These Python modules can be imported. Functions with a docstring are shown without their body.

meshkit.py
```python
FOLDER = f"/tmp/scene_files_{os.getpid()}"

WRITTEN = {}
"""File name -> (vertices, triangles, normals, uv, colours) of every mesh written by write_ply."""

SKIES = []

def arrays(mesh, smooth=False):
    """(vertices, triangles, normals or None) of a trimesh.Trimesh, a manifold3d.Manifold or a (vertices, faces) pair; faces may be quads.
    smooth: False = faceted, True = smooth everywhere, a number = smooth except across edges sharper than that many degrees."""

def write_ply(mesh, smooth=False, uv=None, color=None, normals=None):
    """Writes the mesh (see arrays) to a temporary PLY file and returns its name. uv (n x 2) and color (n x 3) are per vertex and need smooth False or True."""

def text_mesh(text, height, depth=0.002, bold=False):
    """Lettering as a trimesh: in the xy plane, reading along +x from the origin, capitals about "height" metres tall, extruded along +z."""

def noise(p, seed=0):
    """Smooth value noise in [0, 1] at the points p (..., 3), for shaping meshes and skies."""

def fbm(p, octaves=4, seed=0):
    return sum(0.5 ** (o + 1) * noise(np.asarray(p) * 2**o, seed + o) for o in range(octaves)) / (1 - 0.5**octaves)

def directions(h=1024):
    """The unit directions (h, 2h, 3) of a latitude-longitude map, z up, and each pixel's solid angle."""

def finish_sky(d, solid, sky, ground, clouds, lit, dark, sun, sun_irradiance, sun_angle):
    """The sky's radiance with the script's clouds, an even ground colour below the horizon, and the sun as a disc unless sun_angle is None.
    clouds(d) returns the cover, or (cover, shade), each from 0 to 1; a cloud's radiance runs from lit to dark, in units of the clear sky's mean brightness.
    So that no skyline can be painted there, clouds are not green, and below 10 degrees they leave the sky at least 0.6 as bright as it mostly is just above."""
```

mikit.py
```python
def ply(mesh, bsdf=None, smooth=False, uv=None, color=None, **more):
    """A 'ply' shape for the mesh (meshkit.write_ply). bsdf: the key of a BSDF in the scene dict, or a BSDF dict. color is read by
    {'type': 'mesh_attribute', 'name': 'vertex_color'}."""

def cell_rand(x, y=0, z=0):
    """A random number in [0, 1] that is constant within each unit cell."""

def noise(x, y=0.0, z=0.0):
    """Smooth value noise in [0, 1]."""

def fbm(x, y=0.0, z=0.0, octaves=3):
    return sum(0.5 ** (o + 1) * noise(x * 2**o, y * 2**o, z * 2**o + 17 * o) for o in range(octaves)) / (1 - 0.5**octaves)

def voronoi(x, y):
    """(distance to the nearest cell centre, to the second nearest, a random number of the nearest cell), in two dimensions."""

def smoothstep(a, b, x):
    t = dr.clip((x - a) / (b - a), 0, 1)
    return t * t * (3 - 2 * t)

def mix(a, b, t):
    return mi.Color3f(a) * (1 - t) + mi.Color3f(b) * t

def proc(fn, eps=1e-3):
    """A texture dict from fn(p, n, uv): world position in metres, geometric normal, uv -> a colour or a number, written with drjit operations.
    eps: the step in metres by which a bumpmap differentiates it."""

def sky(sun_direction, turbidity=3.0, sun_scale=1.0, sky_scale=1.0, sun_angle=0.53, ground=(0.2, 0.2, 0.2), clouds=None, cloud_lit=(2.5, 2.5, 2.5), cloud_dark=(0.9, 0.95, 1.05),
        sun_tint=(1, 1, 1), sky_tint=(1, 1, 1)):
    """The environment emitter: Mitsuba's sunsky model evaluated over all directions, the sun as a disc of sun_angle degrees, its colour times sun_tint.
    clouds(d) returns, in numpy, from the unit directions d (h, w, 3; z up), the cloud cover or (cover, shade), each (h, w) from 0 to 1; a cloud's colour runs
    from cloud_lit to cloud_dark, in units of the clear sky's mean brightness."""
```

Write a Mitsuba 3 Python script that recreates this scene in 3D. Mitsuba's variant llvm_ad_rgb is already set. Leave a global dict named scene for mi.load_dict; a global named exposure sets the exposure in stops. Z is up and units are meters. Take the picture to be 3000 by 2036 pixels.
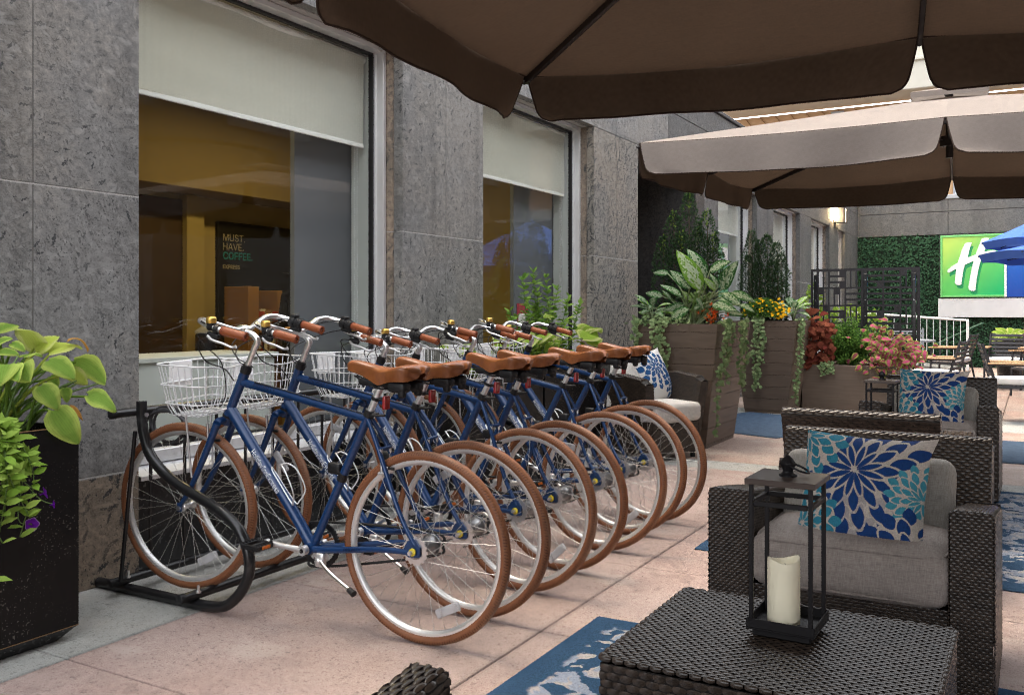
import math, random
import numpy as np, trimesh, manifold3d as m3, drjit as dr, mitsuba as mi, mikit, meshkit
from shapely.geometry import Polygon, box as sbox
from shapely.ops import unary_union
from mikit import proc, noise, fbm, voronoi, cell_rand, smoothstep, mix
T = mi.ScalarTransform4f
rng = np.random.default_rng(7)
random.seed(7)
scene, labels = {}, {}
PI = math.pi

# ------------------------------------------------------------------ camera, sky, exposure
CAM = np.array([3.555, 0.0, 1.2])
HEAD = math.atan2(1530, 2680)                     # degrees left of the facade direction (+y)
FW = np.array([-math.sin(HEAD), math.cos(HEAD), 0])
scene['camera'] = {'type': 'perspective', 'fov': 2 * math.degrees(math.atan(1500 / 2680)), 'fov_axis': 'x',
                   'near_clip': 0.05, 'far_clip': 400.0,
                   'principal_point_offset_y': (1018 - 915) / 2036.0,
                   'to_world': T().look_at(origin=CAM.tolist(), target=(CAM + FW).tolist(), up=[0, 0, 1])}
scene['sky'] = mikit.sky((-0.38, 0.02, 1.0), turbidity=4, sun_scale=0.24, sun_angle=24, sky_tint=(.97, 1.0, 1.04), clouds=lambda d: 0.92,
                         cloud_lit=(1.9, 1.92, 1.95), ground=(0.25, 0.23, 0.22))
exposure = 3.78

# ------------------------------------------------------------------ mesh helpers
class M:
    def __init__(s): s.V, s.F, s.C, s.n = [], [], [], 0
    def add(s, v, f, uv=None):
        v = np.asarray(v, float).reshape(-1, 3); f = np.asarray(f, int)
        if f.shape[1] == 4: f = np.vstack([f[:, [0, 1, 2]], f[:, [0, 2, 3]]])
        s.V.append(v); s.F.append(f + s.n); s.n += len(v)
        s.C.append(np.zeros((len(v), 2)) if uv is None else np.asarray(uv, float).reshape(-1, 2))
        return s
    def get(s): return np.vstack(s.V), np.vstack(s.F)
    def uv(s): return np.vstack(s.C)
    def box(s, c, size, ch=0.0, R=None):
        v, f = cbox(size, ch)
        if R is not None: v = v @ np.asarray(R).T
        return s.add(v + np.asarray(c, float), f)
    def b(s, x0, x1, y0, y1, z0, z1, ch=0.0):
        return s.box(((x0 + x1) / 2, (y0 + y1) / 2, (z0 + z1) / 2), (x1 - x0, y1 - y0, z1 - z0), ch)
    def tube(s, P, r, n=10, caps=True, closed=False):
        v, f, uv = tube(P, r, n, caps, closed); return s.add(v, f, uv)
    def lathe(s, prof, n=24, c=(0, 0, 0), ax=(0, 0, 1)):
        v, f, uv = lathe(prof, n); return s.add(v @ frame_z(ax).T + np.asarray(c, float), f, uv)
    def tm(s, t, Mx=None):
        v = np.asarray(t.vertices); f = np.asarray(t.faces)
        v2 = v[f].reshape(-1, 3)
        if Mx is not None: v2 = v2 @ Mx[:3, :3].T + Mx[:3, 3]
        return s.add(v2, np.arange(len(v2)).reshape(-1, 3))

def frame_z(ax):
    z = np.asarray(ax, float); z = z / np.linalg.norm(z)
    x = np.cross([0, 0, 1.0] if abs(z[2]) < .9 else [1.0, 0, 0], z); x /= np.linalg.norm(x)
    return np.stack([x, np.cross(z, x), z], 1)

_cb = {}
def cbox(size, ch=0.0):
    key = (tuple(np.round(size, 5)), ch)
    if key in _cb: return _cb[key]
    h = np.asarray(size, float) / 2; ch = min(ch, h.min() * .9)
    V, F = [], []
    def poly(pts):
        pts = np.asarray(pts); n = np.cross(pts[1] - pts[0], pts[2] - pts[0])
        if n @ pts.mean(0) < 0: pts = pts[::-1]
        k = len(V); V.extend(pts); F.extend([[k, k + i, k + i + 1] for i in range(1, len(pts) - 1)])
    for a in range(3):
        b, c = (a + 1) % 3, (a + 2) % 3
        for s in (-1, 1):
            pts = []
            for sb, sc in ((-1, -1), (1, -1), (1, 1), (-1, 1)):
                p = np.zeros(3); p[a] = s * h[a]; p[b] = sb * (h[b] - ch); p[c] = sc * (h[c] - ch); pts.append(p)
            poly(pts)
        if ch > 0:
            for sb in (-1, 1):
                for sc in (-1, 1):
                    pts = []
                    for sa, w in ((-1, 0), (1, 0), (1, 1), (-1, 1)):
                        p = np.zeros(3); p[a] = sa * (h[a] - ch)
                        p[b] = sb * (h[b] - (ch if w else 0)); p[c] = sc * (h[c] - (0 if w else ch)); pts.append(p)
                    poly(pts)
    if ch > 0:
        for sx in (-1, 1):
            for sy in (-1, 1):
                for sz in (-1, 1):
                    s = np.array([sx, sy, sz]); q = []
                    for a in range(3):
                        p = s * (h - ch); p = p.astype(float); p[a] = s[a] * h[a]; q.append(p)
                    poly(q)
    _cb[key] = (np.array(V), np.array(F)); return _cb[key]

def tube(P, r, n=10, caps=True, closed=False):
    P = np.asarray(P, float); N = len(P); r = np.broadcast_to(np.asarray(r, float), (N,))
    t = np.roll(P, -1, 0) - np.roll(P, 1, 0) if closed else np.gradient(P, axis=0)
    t /= np.linalg.norm(t, axis=1, keepdims=True) + 1e-12
    a = np.cross(t[0], [0, 0, 1.0] if abs(t[0][2]) < .9 else [1.0, 0, 0]); a /= np.linalg.norm(a)
    A = [a]
    for i in range(1, N):
        a = a - t[i] * (a @ t[i]); a = a / (np.linalg.norm(a) + 1e-12); A.append(a)
    A = np.array(A); B = np.cross(t, A)
    th = np.arange(n) * 2 * PI / n
    ring = np.cos(th)[None, :, None] * A[:, None] + np.sin(th)[None, :, None] * B[:, None]
    v = (P[:, None] + r[:, None, None] * ring).reshape(-1, 3)
    L = np.concatenate([[0], np.cumsum(np.linalg.norm(np.diff(P, axis=0), axis=1))])
    uv = np.stack([np.repeat(L, n), np.tile(th / (2 * PI), N)], 1)
    i, j = np.meshgrid(np.arange(N if closed else N - 1), np.arange(n), indexing='ij')
    i2 = (i + 1) % N
    f = np.stack([i * n + j, i2 * n + j, i2 * n + (j + 1) % n, i * n + (j + 1) % n], -1).reshape(-1, 4)[:, ::-1]
    f = np.vstack([f[:, [0, 1, 2]], f[:, [0, 2, 3]]])
    if caps and not closed:
        k = len(v); c0, c1 = v[:n], v[-n:]
        v = np.vstack([v, c0, c1]); uv = np.vstack([uv, uv[:n], uv[N * n - n:N * n]])
        f0 = np.array([[k, k + q + 1, k + q] for q in range(1, n - 1)])[:, ::-1]; f1 = np.array([[k + n, k + n + q, k + n + q + 1] for q in range(1, n - 1)])
        f = np.vstack([f, f0[:, ::-1], f1])
    return v, f, uv

def lathe(prof, n=24):
    """prof: list of (r, z); None splits the smoothing."""
    parts, cur = [], []
    for p in list(prof) + [None]:
        if p is None:
            if len(cur) > 1: parts.append(cur)
            cur = []
        else: cur.append(p)
    V, F, U, k = [], [], [], 0
    th = np.arange(n) * 2 * PI / n
    for q in parts:
        q = np.array(q, float); m = len(q)
        v = np.stack([q[:, None, 0] * np.cos(th), q[:, None, 0] * np.sin(th), np.repeat(q[:, 1:], n, 1)], -1).reshape(-1, 3)
        i, j = np.meshgrid(np.arange(m - 1), np.arange(n), indexing='ij')
        f = np.stack([i * n + j, i * n + (j + 1) % n, (i + 1) * n + (j + 1) % n, (i + 1) * n + j], -1).reshape(-1, 4)
        V.append(v); F.append(np.vstack([f[:, [0, 1, 2]], f[:, [0, 2, 3]]]) + k); k += len(v)
        U.append(np.stack([np.tile(th / (2 * PI), m), np.repeat(np.linspace(0, 1, m), n)], 1))
    return np.vstack(V), np.vstack(F), np.vstack(U)

def split(*pts):
    """Profile with hard edges at every point."""
    out = []
    for a, b in zip(pts[:-1], pts[1:]): out += [a, b, None]
    return out

def curve(P, k=8, closed=False):
    P = np.asarray(P, float)
    Q = np.vstack([P[-1:], P, P[:2]]) if closed else np.vstack([2 * P[0] - P[1], P, 2 * P[-1] - P[-2]])
    out = []
    for i in range(1, len(Q) - 2):
        t = np.linspace(0, 1, k, endpoint=False)[:, None]
        a, b, c, d = Q[i - 1], Q[i], Q[i + 1], Q[i + 2]
        out.append(.5 * (2 * b + (c - a) * t + (2 * a - 5 * b + 4 * c - d) * t**2 + (3 * b - a - 3 * c + d) * t**3))
    if not closed: out.append(P[-1:])
    return np.vstack(out)

def grid(nx, ny):
    i, j = np.meshgrid(np.arange(nx - 1), np.arange(ny - 1), indexing='ij')
    return np.stack([i * ny + j, (i + 1) * ny + j, (i + 1) * ny + j + 1, i * ny + j + 1], -1).reshape(-1, 4)

def rbox(size, r, n=7, crown=0.0, puff=0.0, seed=0, wob=0.0):
    """Rounded box with crowned top and soft dents: cushions."""
    h = np.asarray(size, float) / 2
    V, F = [], []
    k = 0
    g = np.linspace(-1, 1, n * 2 + 1); g = np.sign(g) * (1 - (1 - np.abs(g))**1.6)
    for a in range(3):
        b, c = (a + 1) % 3, (a + 2) % 3
        for s in (-1, 1):
            B, C = np.meshgrid(g, g, indexing='ij')
            p = np.zeros((B.size, 3)); p[:, a] = s; p[:, b] = B.ravel(); p[:, c] = C.ravel() * s
            V.append(p * h); F.append(grid(len(g), len(g)) + k); k += len(p)
    v = np.vstack(V); f = np.vstack(F)
    q = np.clip(v, -(h - r), h - r); d = v - q
    L = np.linalg.norm(d, axis=1, keepdims=True)
    v = q + r * d / np.maximum(L, 1e-9)
    x, y = v[:, 0] / h[0], v[:, 1] / h[1]
    v[:, 2] += np.sign(v[:, 2]) * crown * (1 - x**2) * (1 - y**2)
    v[:, :2] *= (1 + puff * (1 - (v[:, 2:3] / (h[2] + crown))**2))
    if wob: v += wob * (meshkit.fbm(v * 9 + seed * 3.1, 3, seed)[:, None] - .5) * d / np.maximum(L, 1e-9)
    t = trimesh.Trimesh(v, np.vstack([f[:, [0, 1, 2]], f[:, [0, 2, 3]]]), process=False); t.merge_vertices(digits_vertex=6)
    return np.array(t.vertices), np.array(t.faces)

def rot(ax, deg):
    k = np.asarray(ax, float); k = k / np.linalg.norm(k); a = math.radians(deg)
    K = np.array([[0, -k[2], k[1]], [k[2], 0, -k[0]], [-k[1], k[0], 0]])
    return np.eye(3) + math.sin(a) * K + (1 - math.cos(a)) * K @ K

def mat4(R=None, t=(0, 0, 0)):
    m = np.eye(4); m[:3, :3] = np.eye(3) if R is None else R; m[:3, 3] = t; return m

# ------------------------------------------------------------------ naming
_used = set()
def uniq(key):
    if key not in _used: _used.add(key); return key
    i = 1
    while '%s_%03d' % (key, i) in _used: i += 1
    key = '%s_%03d' % (key, i); _used.add(key); return key

def thing(name, label=None, cat=None, group=None, kind=None):
    key = uniq(name)
    if label or cat or kind:
        labels[key] = {k: v for k, v in (('label', label), ('category', cat), ('group', group), ('kind', kind)) if v}
    return key

def shape(m, mat, smooth=True, to=None):
    v, f = m.get() if isinstance(m, M) else m
    uv = m.uv() if isinstance(m, M) else None
    d = mikit.ply((v, f), mat, smooth=smooth, uv=uv)
    if to is not None: d['to_world'] = T(to)
    return d

def part(parent, name, m, mat, smooth=True, to=None, kind=None, label=None):
    key = uniq(parent + '__' + name if parent else name)
    scene[key] = m if isinstance(m, dict) else shape(m, mat, smooth, to)
    if kind or label: labels[key] = {k: v for k, v in (('kind', kind), ('label', label)) if v}
    return key

def solo(name, m, mat, label=None, cat=None, group=None, kind=None, smooth=True, to=None):
    key = thing(name, label, cat, group, kind)
    scene[key] = shape(m, mat, smooth, to); return key

# ------------------------------------------------------------------ materials
def two(b): return {'type': 'twosided', 'bsdf': b}
def rgb(c): return c if isinstance(c, dict) else {'type': 'rgb', 'value': list(c)}
def pr(name, c, rough=.6, spec=.5, metal=0.0, **k):
    scene[name] = two({'type': 'principled', 'base_color': rgb(c), 'roughness': rough, 'specular': spec, 'metallic': metal, **k})
def thin(name, c, rough=.6, trans=.6, spec=.3):
    scene[name] = {'type': 'principledthin', 'base_color': rgb(c), 'roughness': rough, 'diff_trans': trans, 'eta': 1.2 + spec}

def flecks(x, y, cell, length, width, seed, dens):
    """0..1 mask of short dark mineral dashes, one or none per cell."""
    x, y = mi.Float(x) / cell, mi.Float(y) / cell
    out = mi.Float(0)
    for a in (-1, 0, 1):
        for b in (-1, 0, 1):
            cx, cy = dr.floor(x) + a, dr.floor(y) + b
            r1, r2, r3, r4 = (cell_rand(cx, cy, seed + q) for q in range(4))
            dx, dy = x - cx - r1, y - cy - r2
            an = r3 * PI
            u, v = dx * dr.cos(an) + dy * dr.sin(an), dy * dr.cos(an) - dx * dr.sin(an)
            v = v + .5 * u * u * (r4 - .5) + .03 * dr.sin(u * 22 + r1 * 9)
            s = .3 + 1.25 * r4 * r4
            d = dr.sqrt(dr.square(u * cell / (length * s)) + dr.square(v * cell / (width * s)))
            out = dr.maximum(out, dr.select(cell_rand(cx, cy, seed + 9) < dens, 1 - smoothstep(.7, 1.15, d), 0.0))
    return out

def granite(base, warm, dens, seed, L=.026, W=.0045, cell=.05, dark=.75):
    def fn(p, n, uv):
        x, y = p.x + p.y, p.z + .37 * p.x * dr.abs(n.z)
        pan = cell_rand(dr.floor((x + seed) / 1.03), dr.floor((p.z - .487) / 1.2385), seed)       # tone of each slab
        m = fbm(x * 2.3 + seed, y * 2.3, 0, 4)
        wob = fbm(x * 9, y * 9, seed, 3)
        g = fbm(x * 46 + wob * 5, y * 60 + seed, 0, 4)
        g2 = fbm(x * 170 + wob * 8, y * 210, seed, 3)
        streak = fbm(x * 75 + y * 38 + wob * 9, y * 20 - x * 9, seed + 5, 3)
        c = mix(base, warm, smoothstep(.35, .65, m + .25 * (g - .5)))
        c = c * dr.maximum(.08 + .62 * g + .72 * g2 + .55 * streak - .02, .2) * (.84 + .24 * pan)
        run = smoothstep(.55, .8, fbm(x * 7 + 3, y * .5, seed, 4))
        c = c * (1 - .22 * run)
        pale = smoothstep(.63, .78, fbm(x * 30 + 9 + wob * 4, y * 34, seed, 3))
        c = mix(c, mi.Color3f(base) * 1.7, pale * .4)
        wx, wy = x + .010 * (fbm(x * 55, y * 55, 1, 2) - .5), y + .010 * (fbm(x * 55, y * 55, 4, 2) - .5)
        pit = smoothstep(.73, .79, noise(wx * 150 + wy * 50, wy * 95, seed + 4)) * smoothstep(.42, .62, fbm(wx * 16, wy * 16, seed + 6, 3))
        f = dr.maximum(flecks(wx, wy, cell, L, W, seed, dens * .8), .7 * pit)
        tear = smoothstep(.34, .52, fbm(x * 230, y * 230, 2, 2) + .1)
        f = f * (.6 + .4 * smoothstep(.4, .6, fbm(x * 3.3, y * 3.3, seed + 2, 3)))
        return mix(c, mi.Color3f(.020, .022, .026), f * dark * tear)
    return proc(fn)

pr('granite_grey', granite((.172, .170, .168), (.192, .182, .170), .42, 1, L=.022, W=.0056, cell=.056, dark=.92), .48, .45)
pr('granite_pale', granite((.20, .187, .168), (.226, .20, .17), 1.2, 4, L=.034, W=.0075, cell=.040, dark=1.0), .5, .4)
pr('granite_brown', granite((.185, .15, .118), (.25, .195, .15), .9, 7, L=.030, W=.009, cell=.050, dark=.95), .45, .45)
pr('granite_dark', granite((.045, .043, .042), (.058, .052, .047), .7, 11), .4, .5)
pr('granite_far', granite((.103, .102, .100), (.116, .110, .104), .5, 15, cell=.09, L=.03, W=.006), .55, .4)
pr('mortar', (.36, .35, .34), .8, .2)
pr('joint_grey', (.12, .115, .11), .8, .2)
pr('facade_dark', (.055, .055, .056), .6, .3)

def concrete(a, b, seed, stain=.4):
    def fn(p, n, uv):
        x, y = p.x, p.y
        m = fbm(x * 1.7 + seed, y * 1.7, 0, 4); m2 = fbm(x * 6 + 3, y * 5 + seed, 1, 4)
        c = mix(a, b, smoothstep(.3, .72, m * .6 + m2 * .4))
        sp = noise(x * 420, y * 420, 3)
        c = c * (.80 + .4 * sp) * (.9 + .2 * fbm(x * 60, y * 60, 5, 2))
        pale = smoothstep(.6, .78, fbm(x * 2.6 + 7, y * 4.2 + seed, 2, 5))
        c = mix(c, mi.Color3f(.56, .50, .45), pale * stain)
        dark = smoothstep(.62, .8, fbm(x * 1.2, y * 1.6 + 31, seed, 4))
        pit = smoothstep(.80, .84, noise(x * 130 + 3, y * 130, seed))
        slab = cell_rand(dr.floor((x - .64) / 1.3), dr.floor((y + .07) / 1.035), seed)
        jx = dr.abs((x - .64) / 1.3 - dr.floor((x - .64) / 1.3) - .5) * 2
        grime = smoothstep(.955, 1.0, jx + .03 * (fbm(x * 9, y * 9, 3, 3) - .5))
        drip = smoothstep(.66, .70, fbm(x * 15, y * 13, seed + 8, 2)) * smoothstep(.55, .62, fbm(x * 2.2 + 8, y * 2.2, 6, 2))
        return c * (.71 + .08 * slab) * (1 - .15 * dark) * (1 - .3 * pit) * (1 - .22 * grime) * (1 - .14 * drip)
    return proc(fn)
pr('concrete_pink', concrete((.372, .274, .246), (.418, .325, .295), 2, .3), .72, .3)
pr('concrete_rose', concrete((.37, .255, .205), (.42, .33, .275), 12, .35), .62, .4)
pr('concrete_grey', concrete((.36, .36, .34), (.43, .425, .40), 5, .25), .75, .3)
pr('joint_dark', (.09, .075, .065), .9, .1)
pr('aluminium', (.66, .66, .67), .38, .5, .55)
pr('white_metal', (.72, .73, .73), .4, .5)
pr('black_gasket', (.012, .012, .013), .5, .3)
scene['pane_glass'] = {'type': 'thindielectric', 'int_ior': 1.27}
def blindfn(p, n, uv):
    s = .9 + .1 * dr.sin(p.y * 900)
    return mi.Color3f(.62, .65, .57) * s * (.9 + .16 * fbm(p.y * 2.2, p.z * 5, 1, 3))
thin('blind_cloth', proc(blindfn), .7, .22)
pr('blind_bar', (.72, .75, .72), .5)
def bp(p, n, uv):
    s = smoothstep(.80, .86, noise((p.x + p.y) * 95, p.z * 95, 3)) * noise((p.x + p.y) * 9, p.z * 9, 1)
    return mix((.012, .012, .013), (.22, .22, .22), s * .5)
pr('black_panel', proc(bp), .3, .55)
pr('room_wall', proc(lambda p, n, uv: mi.Color3f(.36, .285, .125) * (.85 + .3 * fbm(p.y * 1.3, p.z * 1.3, 2, 3))), .8, .2)
pr('room_brown', (.19, .142, .06), .8, .2)
pr('room_dark', proc(lambda p, n, uv: mi.Color3f(.05, .03, .018) * (.7 + .6 * fbm(p.y * 2, p.z * 2, 4, 3))), .6, .3)
pr('room_floor', (.20, .15, .10), .4)
pr('room_grey', (.115, .125, .135), .6, .3)
pr('cabinet_paint', (.50, .54, .50), .4)
pr('poster_black', (.012, .011, .010), .5, .4)
pr('text_cream', (.34, .30, .22), .7)
pr('text_teal', (.02, .21, .27), .7)
pr('text_white', (.86, .87, .88), .5)
pr('tan_board', (.26, .14, .05), .6)
pr('paper_white', (.7, .68, .62), .7)
pr('paper_blue', (.05, .14, .25), .6)
pr('paper_red', (.35, .03, .05), .6)
pr('navy_paint', (.0060, .033, .112), .2, .25, 0.1, clearcoat=1.0, clearcoat_gloss=.93)
pr('navy_print', (.004, .014, .055), .35)
pr('silver', (.80, .80, .80), .22, .5, .95)
pr('satin_silver', (.72, .72, .72), .38, .5, .85)
pr('hub_steel', (.30, .30, .31), .32, .5, .9)
def rimfn(p, n, uv): return mi.Color3f(.74, .735, .72) * (.9 + .15 * noise(uv.x * 300, uv.y * 30, 1))
pr('rim_metal', proc(rimfn), .36, .5, .75)
pr('spoke_steel', (.62, .61, .58), .3, .5, .9)
pr('white_wire', (.78, .79, .80), .28, .5, .3)
def tirefn(p, n, uv):
    a, v = uv.x * 200, uv.y
    e = dr.abs(v - .5) * 2
    groove = smoothstep(.33, .42, dr.abs(a + e * 1.2 - dr.floor(a + e * 1.2) - .5)) * smoothstep(.22, .3, e) * (1 - smoothstep(.52, .6, e))
    c = mix((.165, .058, .024), (.225, .090, .040), fbm(uv.x * 60, v * 6, 1, 3))
    c = c * (.86 + .2 * noise(uv.x * 900, v * 40, 3))
    dirt = smoothstep(.5, .75, fbm(uv.x * 14, v * 3, 7, 3)) * (1 - smoothstep(.1, .5, e))
    c = mix(c, mi.Color3f(.30, .19, .13), dirt * .6)
    return c * (1 - .68 * groove)
pr('tire_gum', proc(tirefn), .55, .4)
def leatherfn(p, n, uv): return mi.Color3f(.20, .064, .017) * (.8 + .4 * fbm(p.x * 40, p.y * 40, p.z * 40, 3))
pr('leather_tan', proc(leatherfn), .38, .5, 0, clearcoat=.25, clearcoat_gloss=.6)
pr('grip_leather', (.24, .062, .018), .45, .4)
pr('stitch', (.16, .03, .012), .7)
pr('brass', (.62, .40, .10), .3, .5, .9)
pr('black_plastic', (.012, .012, .013), .4, .3)
pr('black_rubber', (.016, .016, .017), .6, .3)
pr('black_steel', proc(lambda p, n, uv: mix((.011, .011, .012), (.05, .05, .052), .5 * smoothstep(.6, .8, fbm(p.x * 20, p.y * 20, p.z * 20, 4)))), .20, .35, 0, clearcoat=.3, clearcoat_gloss=.93)
pr('lantern_roof', (.050, .034, .027), .30, .5)  # brown of the canopy reflected in the roof, painted into the base colour
pr('lantern_metal', (.010, .009, .010), .45, .22)
pr('red_lens', (.28, .008, .010), .12, .6, 0, clearcoat=1.0)
pr('amber_lens', (.5, .12, .01), .2, .6)
pr('clear_lens', (.42, .42, .43), .15, .7)
pr('yellow_plastic', (.62, .50, .04), .4)
def planterblack(p, n, uv):
    s = smoothstep(.86, .9, noise((p.x + p.y) * 190, p.z * 190, 3))
    return mix((.0065, .0060, .0062), (.30, .27, .24), s * smoothstep(.4, .7, noise((p.x + p.y) * 8, p.z * 8, 1)) * .35)
pr('planter_black', proc(planterblack), .42, .25)
pr('planter_edge', (.20, .11, .05), .6)
def pbrown(p, n, uv):
    return mi.Color3f(.125, .090, .068) * (.85 + .3 * fbm((p.x + p.y) * 5, p.z * 60, 1, 3))
pr('planter_brown', proc(pbrown), .5, .4)
pr('soil', (.03, .02, .013), .9, .1)
pr('wicker', proc(lambda p, n, uv: mi.Color3f(.038, .027, .020) * (.5 + .9 * noise(p.x * 55, p.y * 55, p.z * 55))), .30, .5)
pr('wicker_base', (.012, .009, .008), .6, .3)
def linen(c, sx=520):
    def fn(p, n, uv):
        a = noise(p.x * sx, p.y * sx * .12, p.z * sx * .12) + noise(p.x * sx * .12, p.y * sx, p.z * sx)
        return mi.Color3f(c) * (.62 + .38 * a) * (.9 + .2 * fbm(p.x * 9, p.y * 9, p.z * 9, 3))
    return proc(fn)
pr('linen_grey', linen((.275, .236, .212)), .85, .2, 0, sheen=.3)
pr('linen_back', linen((.30, .28, .25)), .85, .2, 0, sheen=.3)
pr('linen_pale', linen((.58, .55, .51)), .85, .2)
pr('white_cushion', (.78, .76, .73), .8, .2)
pr('slate_metal', (.045, .045, .05), .45, .4)
pr('grey_metal', (.32, .33, .35), .4, .5)
pr('teak', proc(lambda p, n, uv: mi.Color3f(.58, .36, .19) * (.8 + .35 * fbm(p.x * 8, p.y * 60, p.z * 8, 3))), .55)
pr('screen_metal', (.018, .016, .018), .45, .4)
def candlefn(p, n, uv): return mi.Color3f(.80, .74, .56) * (.95 + .08 * noise(p.x * 50, p.y * 50, p.z * 8))
pr('candle_wax', proc(candlefn), .42, .4)

def rugfn(blue, pale, sc, ox):
    def fn(p, n, uv):
        x, y = p.x * sc, p.y * sc
        wx, wy = fbm(x * 1.3 + 7, y * 1.3, ox, 3), fbm(x * 1.3, y * 1.3 + 19, ox, 3)
        v = fbm(x + wx * 2.6, y * 1.15 + wy * 2.6, ox, 3)
        k = smoothstep(.455, .475, v)
        k2 = smoothstep(.55, .58, fbm(x * 2.7 + wx * 3, y * 2.7 + wy * 3, ox + 3, 3))
        u0, u1 = uv.x, uv.y                      # metres from the nearest edge
        inside = smoothstep(.10, .125, dr.minimum(u0, u1) + .05 * (fbm(x * 3, y * 3, 9, 2) - .5))
        pile = .72 + .5 * noise(p.x * 260, p.y * 260, 1)
        c = mix(blue, pale, dr.maximum(k * (1 - k2 * .75), 0) * inside)
        c = mix(c, mi.Color3f(.42, .38, .35), k2 * k * inside * .6)
        return c * pile
    return proc(fn)
pr('rug_blue', rugfn((.022, .052, .100), (.195, .225, .285), 10, 3.0), .95, .1)
pr('rug_far', rugfn((.025, .052, .095), (.18, .20, .245), 13, 5.0), .95, .1)
pr('mat_blue', proc(lambda p, n, uv: mi.Color3f(.046, .070, .108) * (.7 + .5 * fbm(p.x * 30, p.y * 30, 1, 3))), .9, .1)

def petals(x, y, cx, cy, R, n, seed, rings=((.03, .36, .0), (.22, .37, .5), (.46, .36, .0), (.70, .33, .5)), mult=(1, 1, 1.25, 1.5)):
    """Mask of a dahlia print: rings of lens-shaped petals."""
    dx, dy = (x - cx) / R, (y - cy) / R
    r = dr.sqrt(dx * dx + dy * dy) + 1e-5
    a = dr.atan2(dy, dx) / (2 * PI)
    out = mi.Float(0)
    for k, (r0, ln, off) in list(enumerate(rings))[::-1]:      # inner petals lie over the outer ones, a bare line round each
        cnt = int(round(n * mult[k]))
        s = a * cnt + off + seed * .37
        i = dr.floor(s); jit = cell_rand(i, seed, k) * .05
        w = dr.abs(s - i - .5) * (2 * PI / cnt) * r
        half = .62 * (PI / cnt) * (r0 + ln * .55)
        def lens(t): return half * dr.maximum(t * (1 - t), 0) ** .8 * 3.1
        t = (r - r0 - jit) / ln; tb = (r - r0 - jit + .035) / (ln + .07)
        m = dr.select((t > 0) & (t < 1), smoothstep(.012, -.004, w - lens(t)), 0.0)
        mb = dr.select((tb > 0) & (tb < 1), smoothstep(.012, -.004, w - lens(tb) - .026), 0.0)
        out = dr.maximum(out * (1 - mb), m)
    return out
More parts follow.
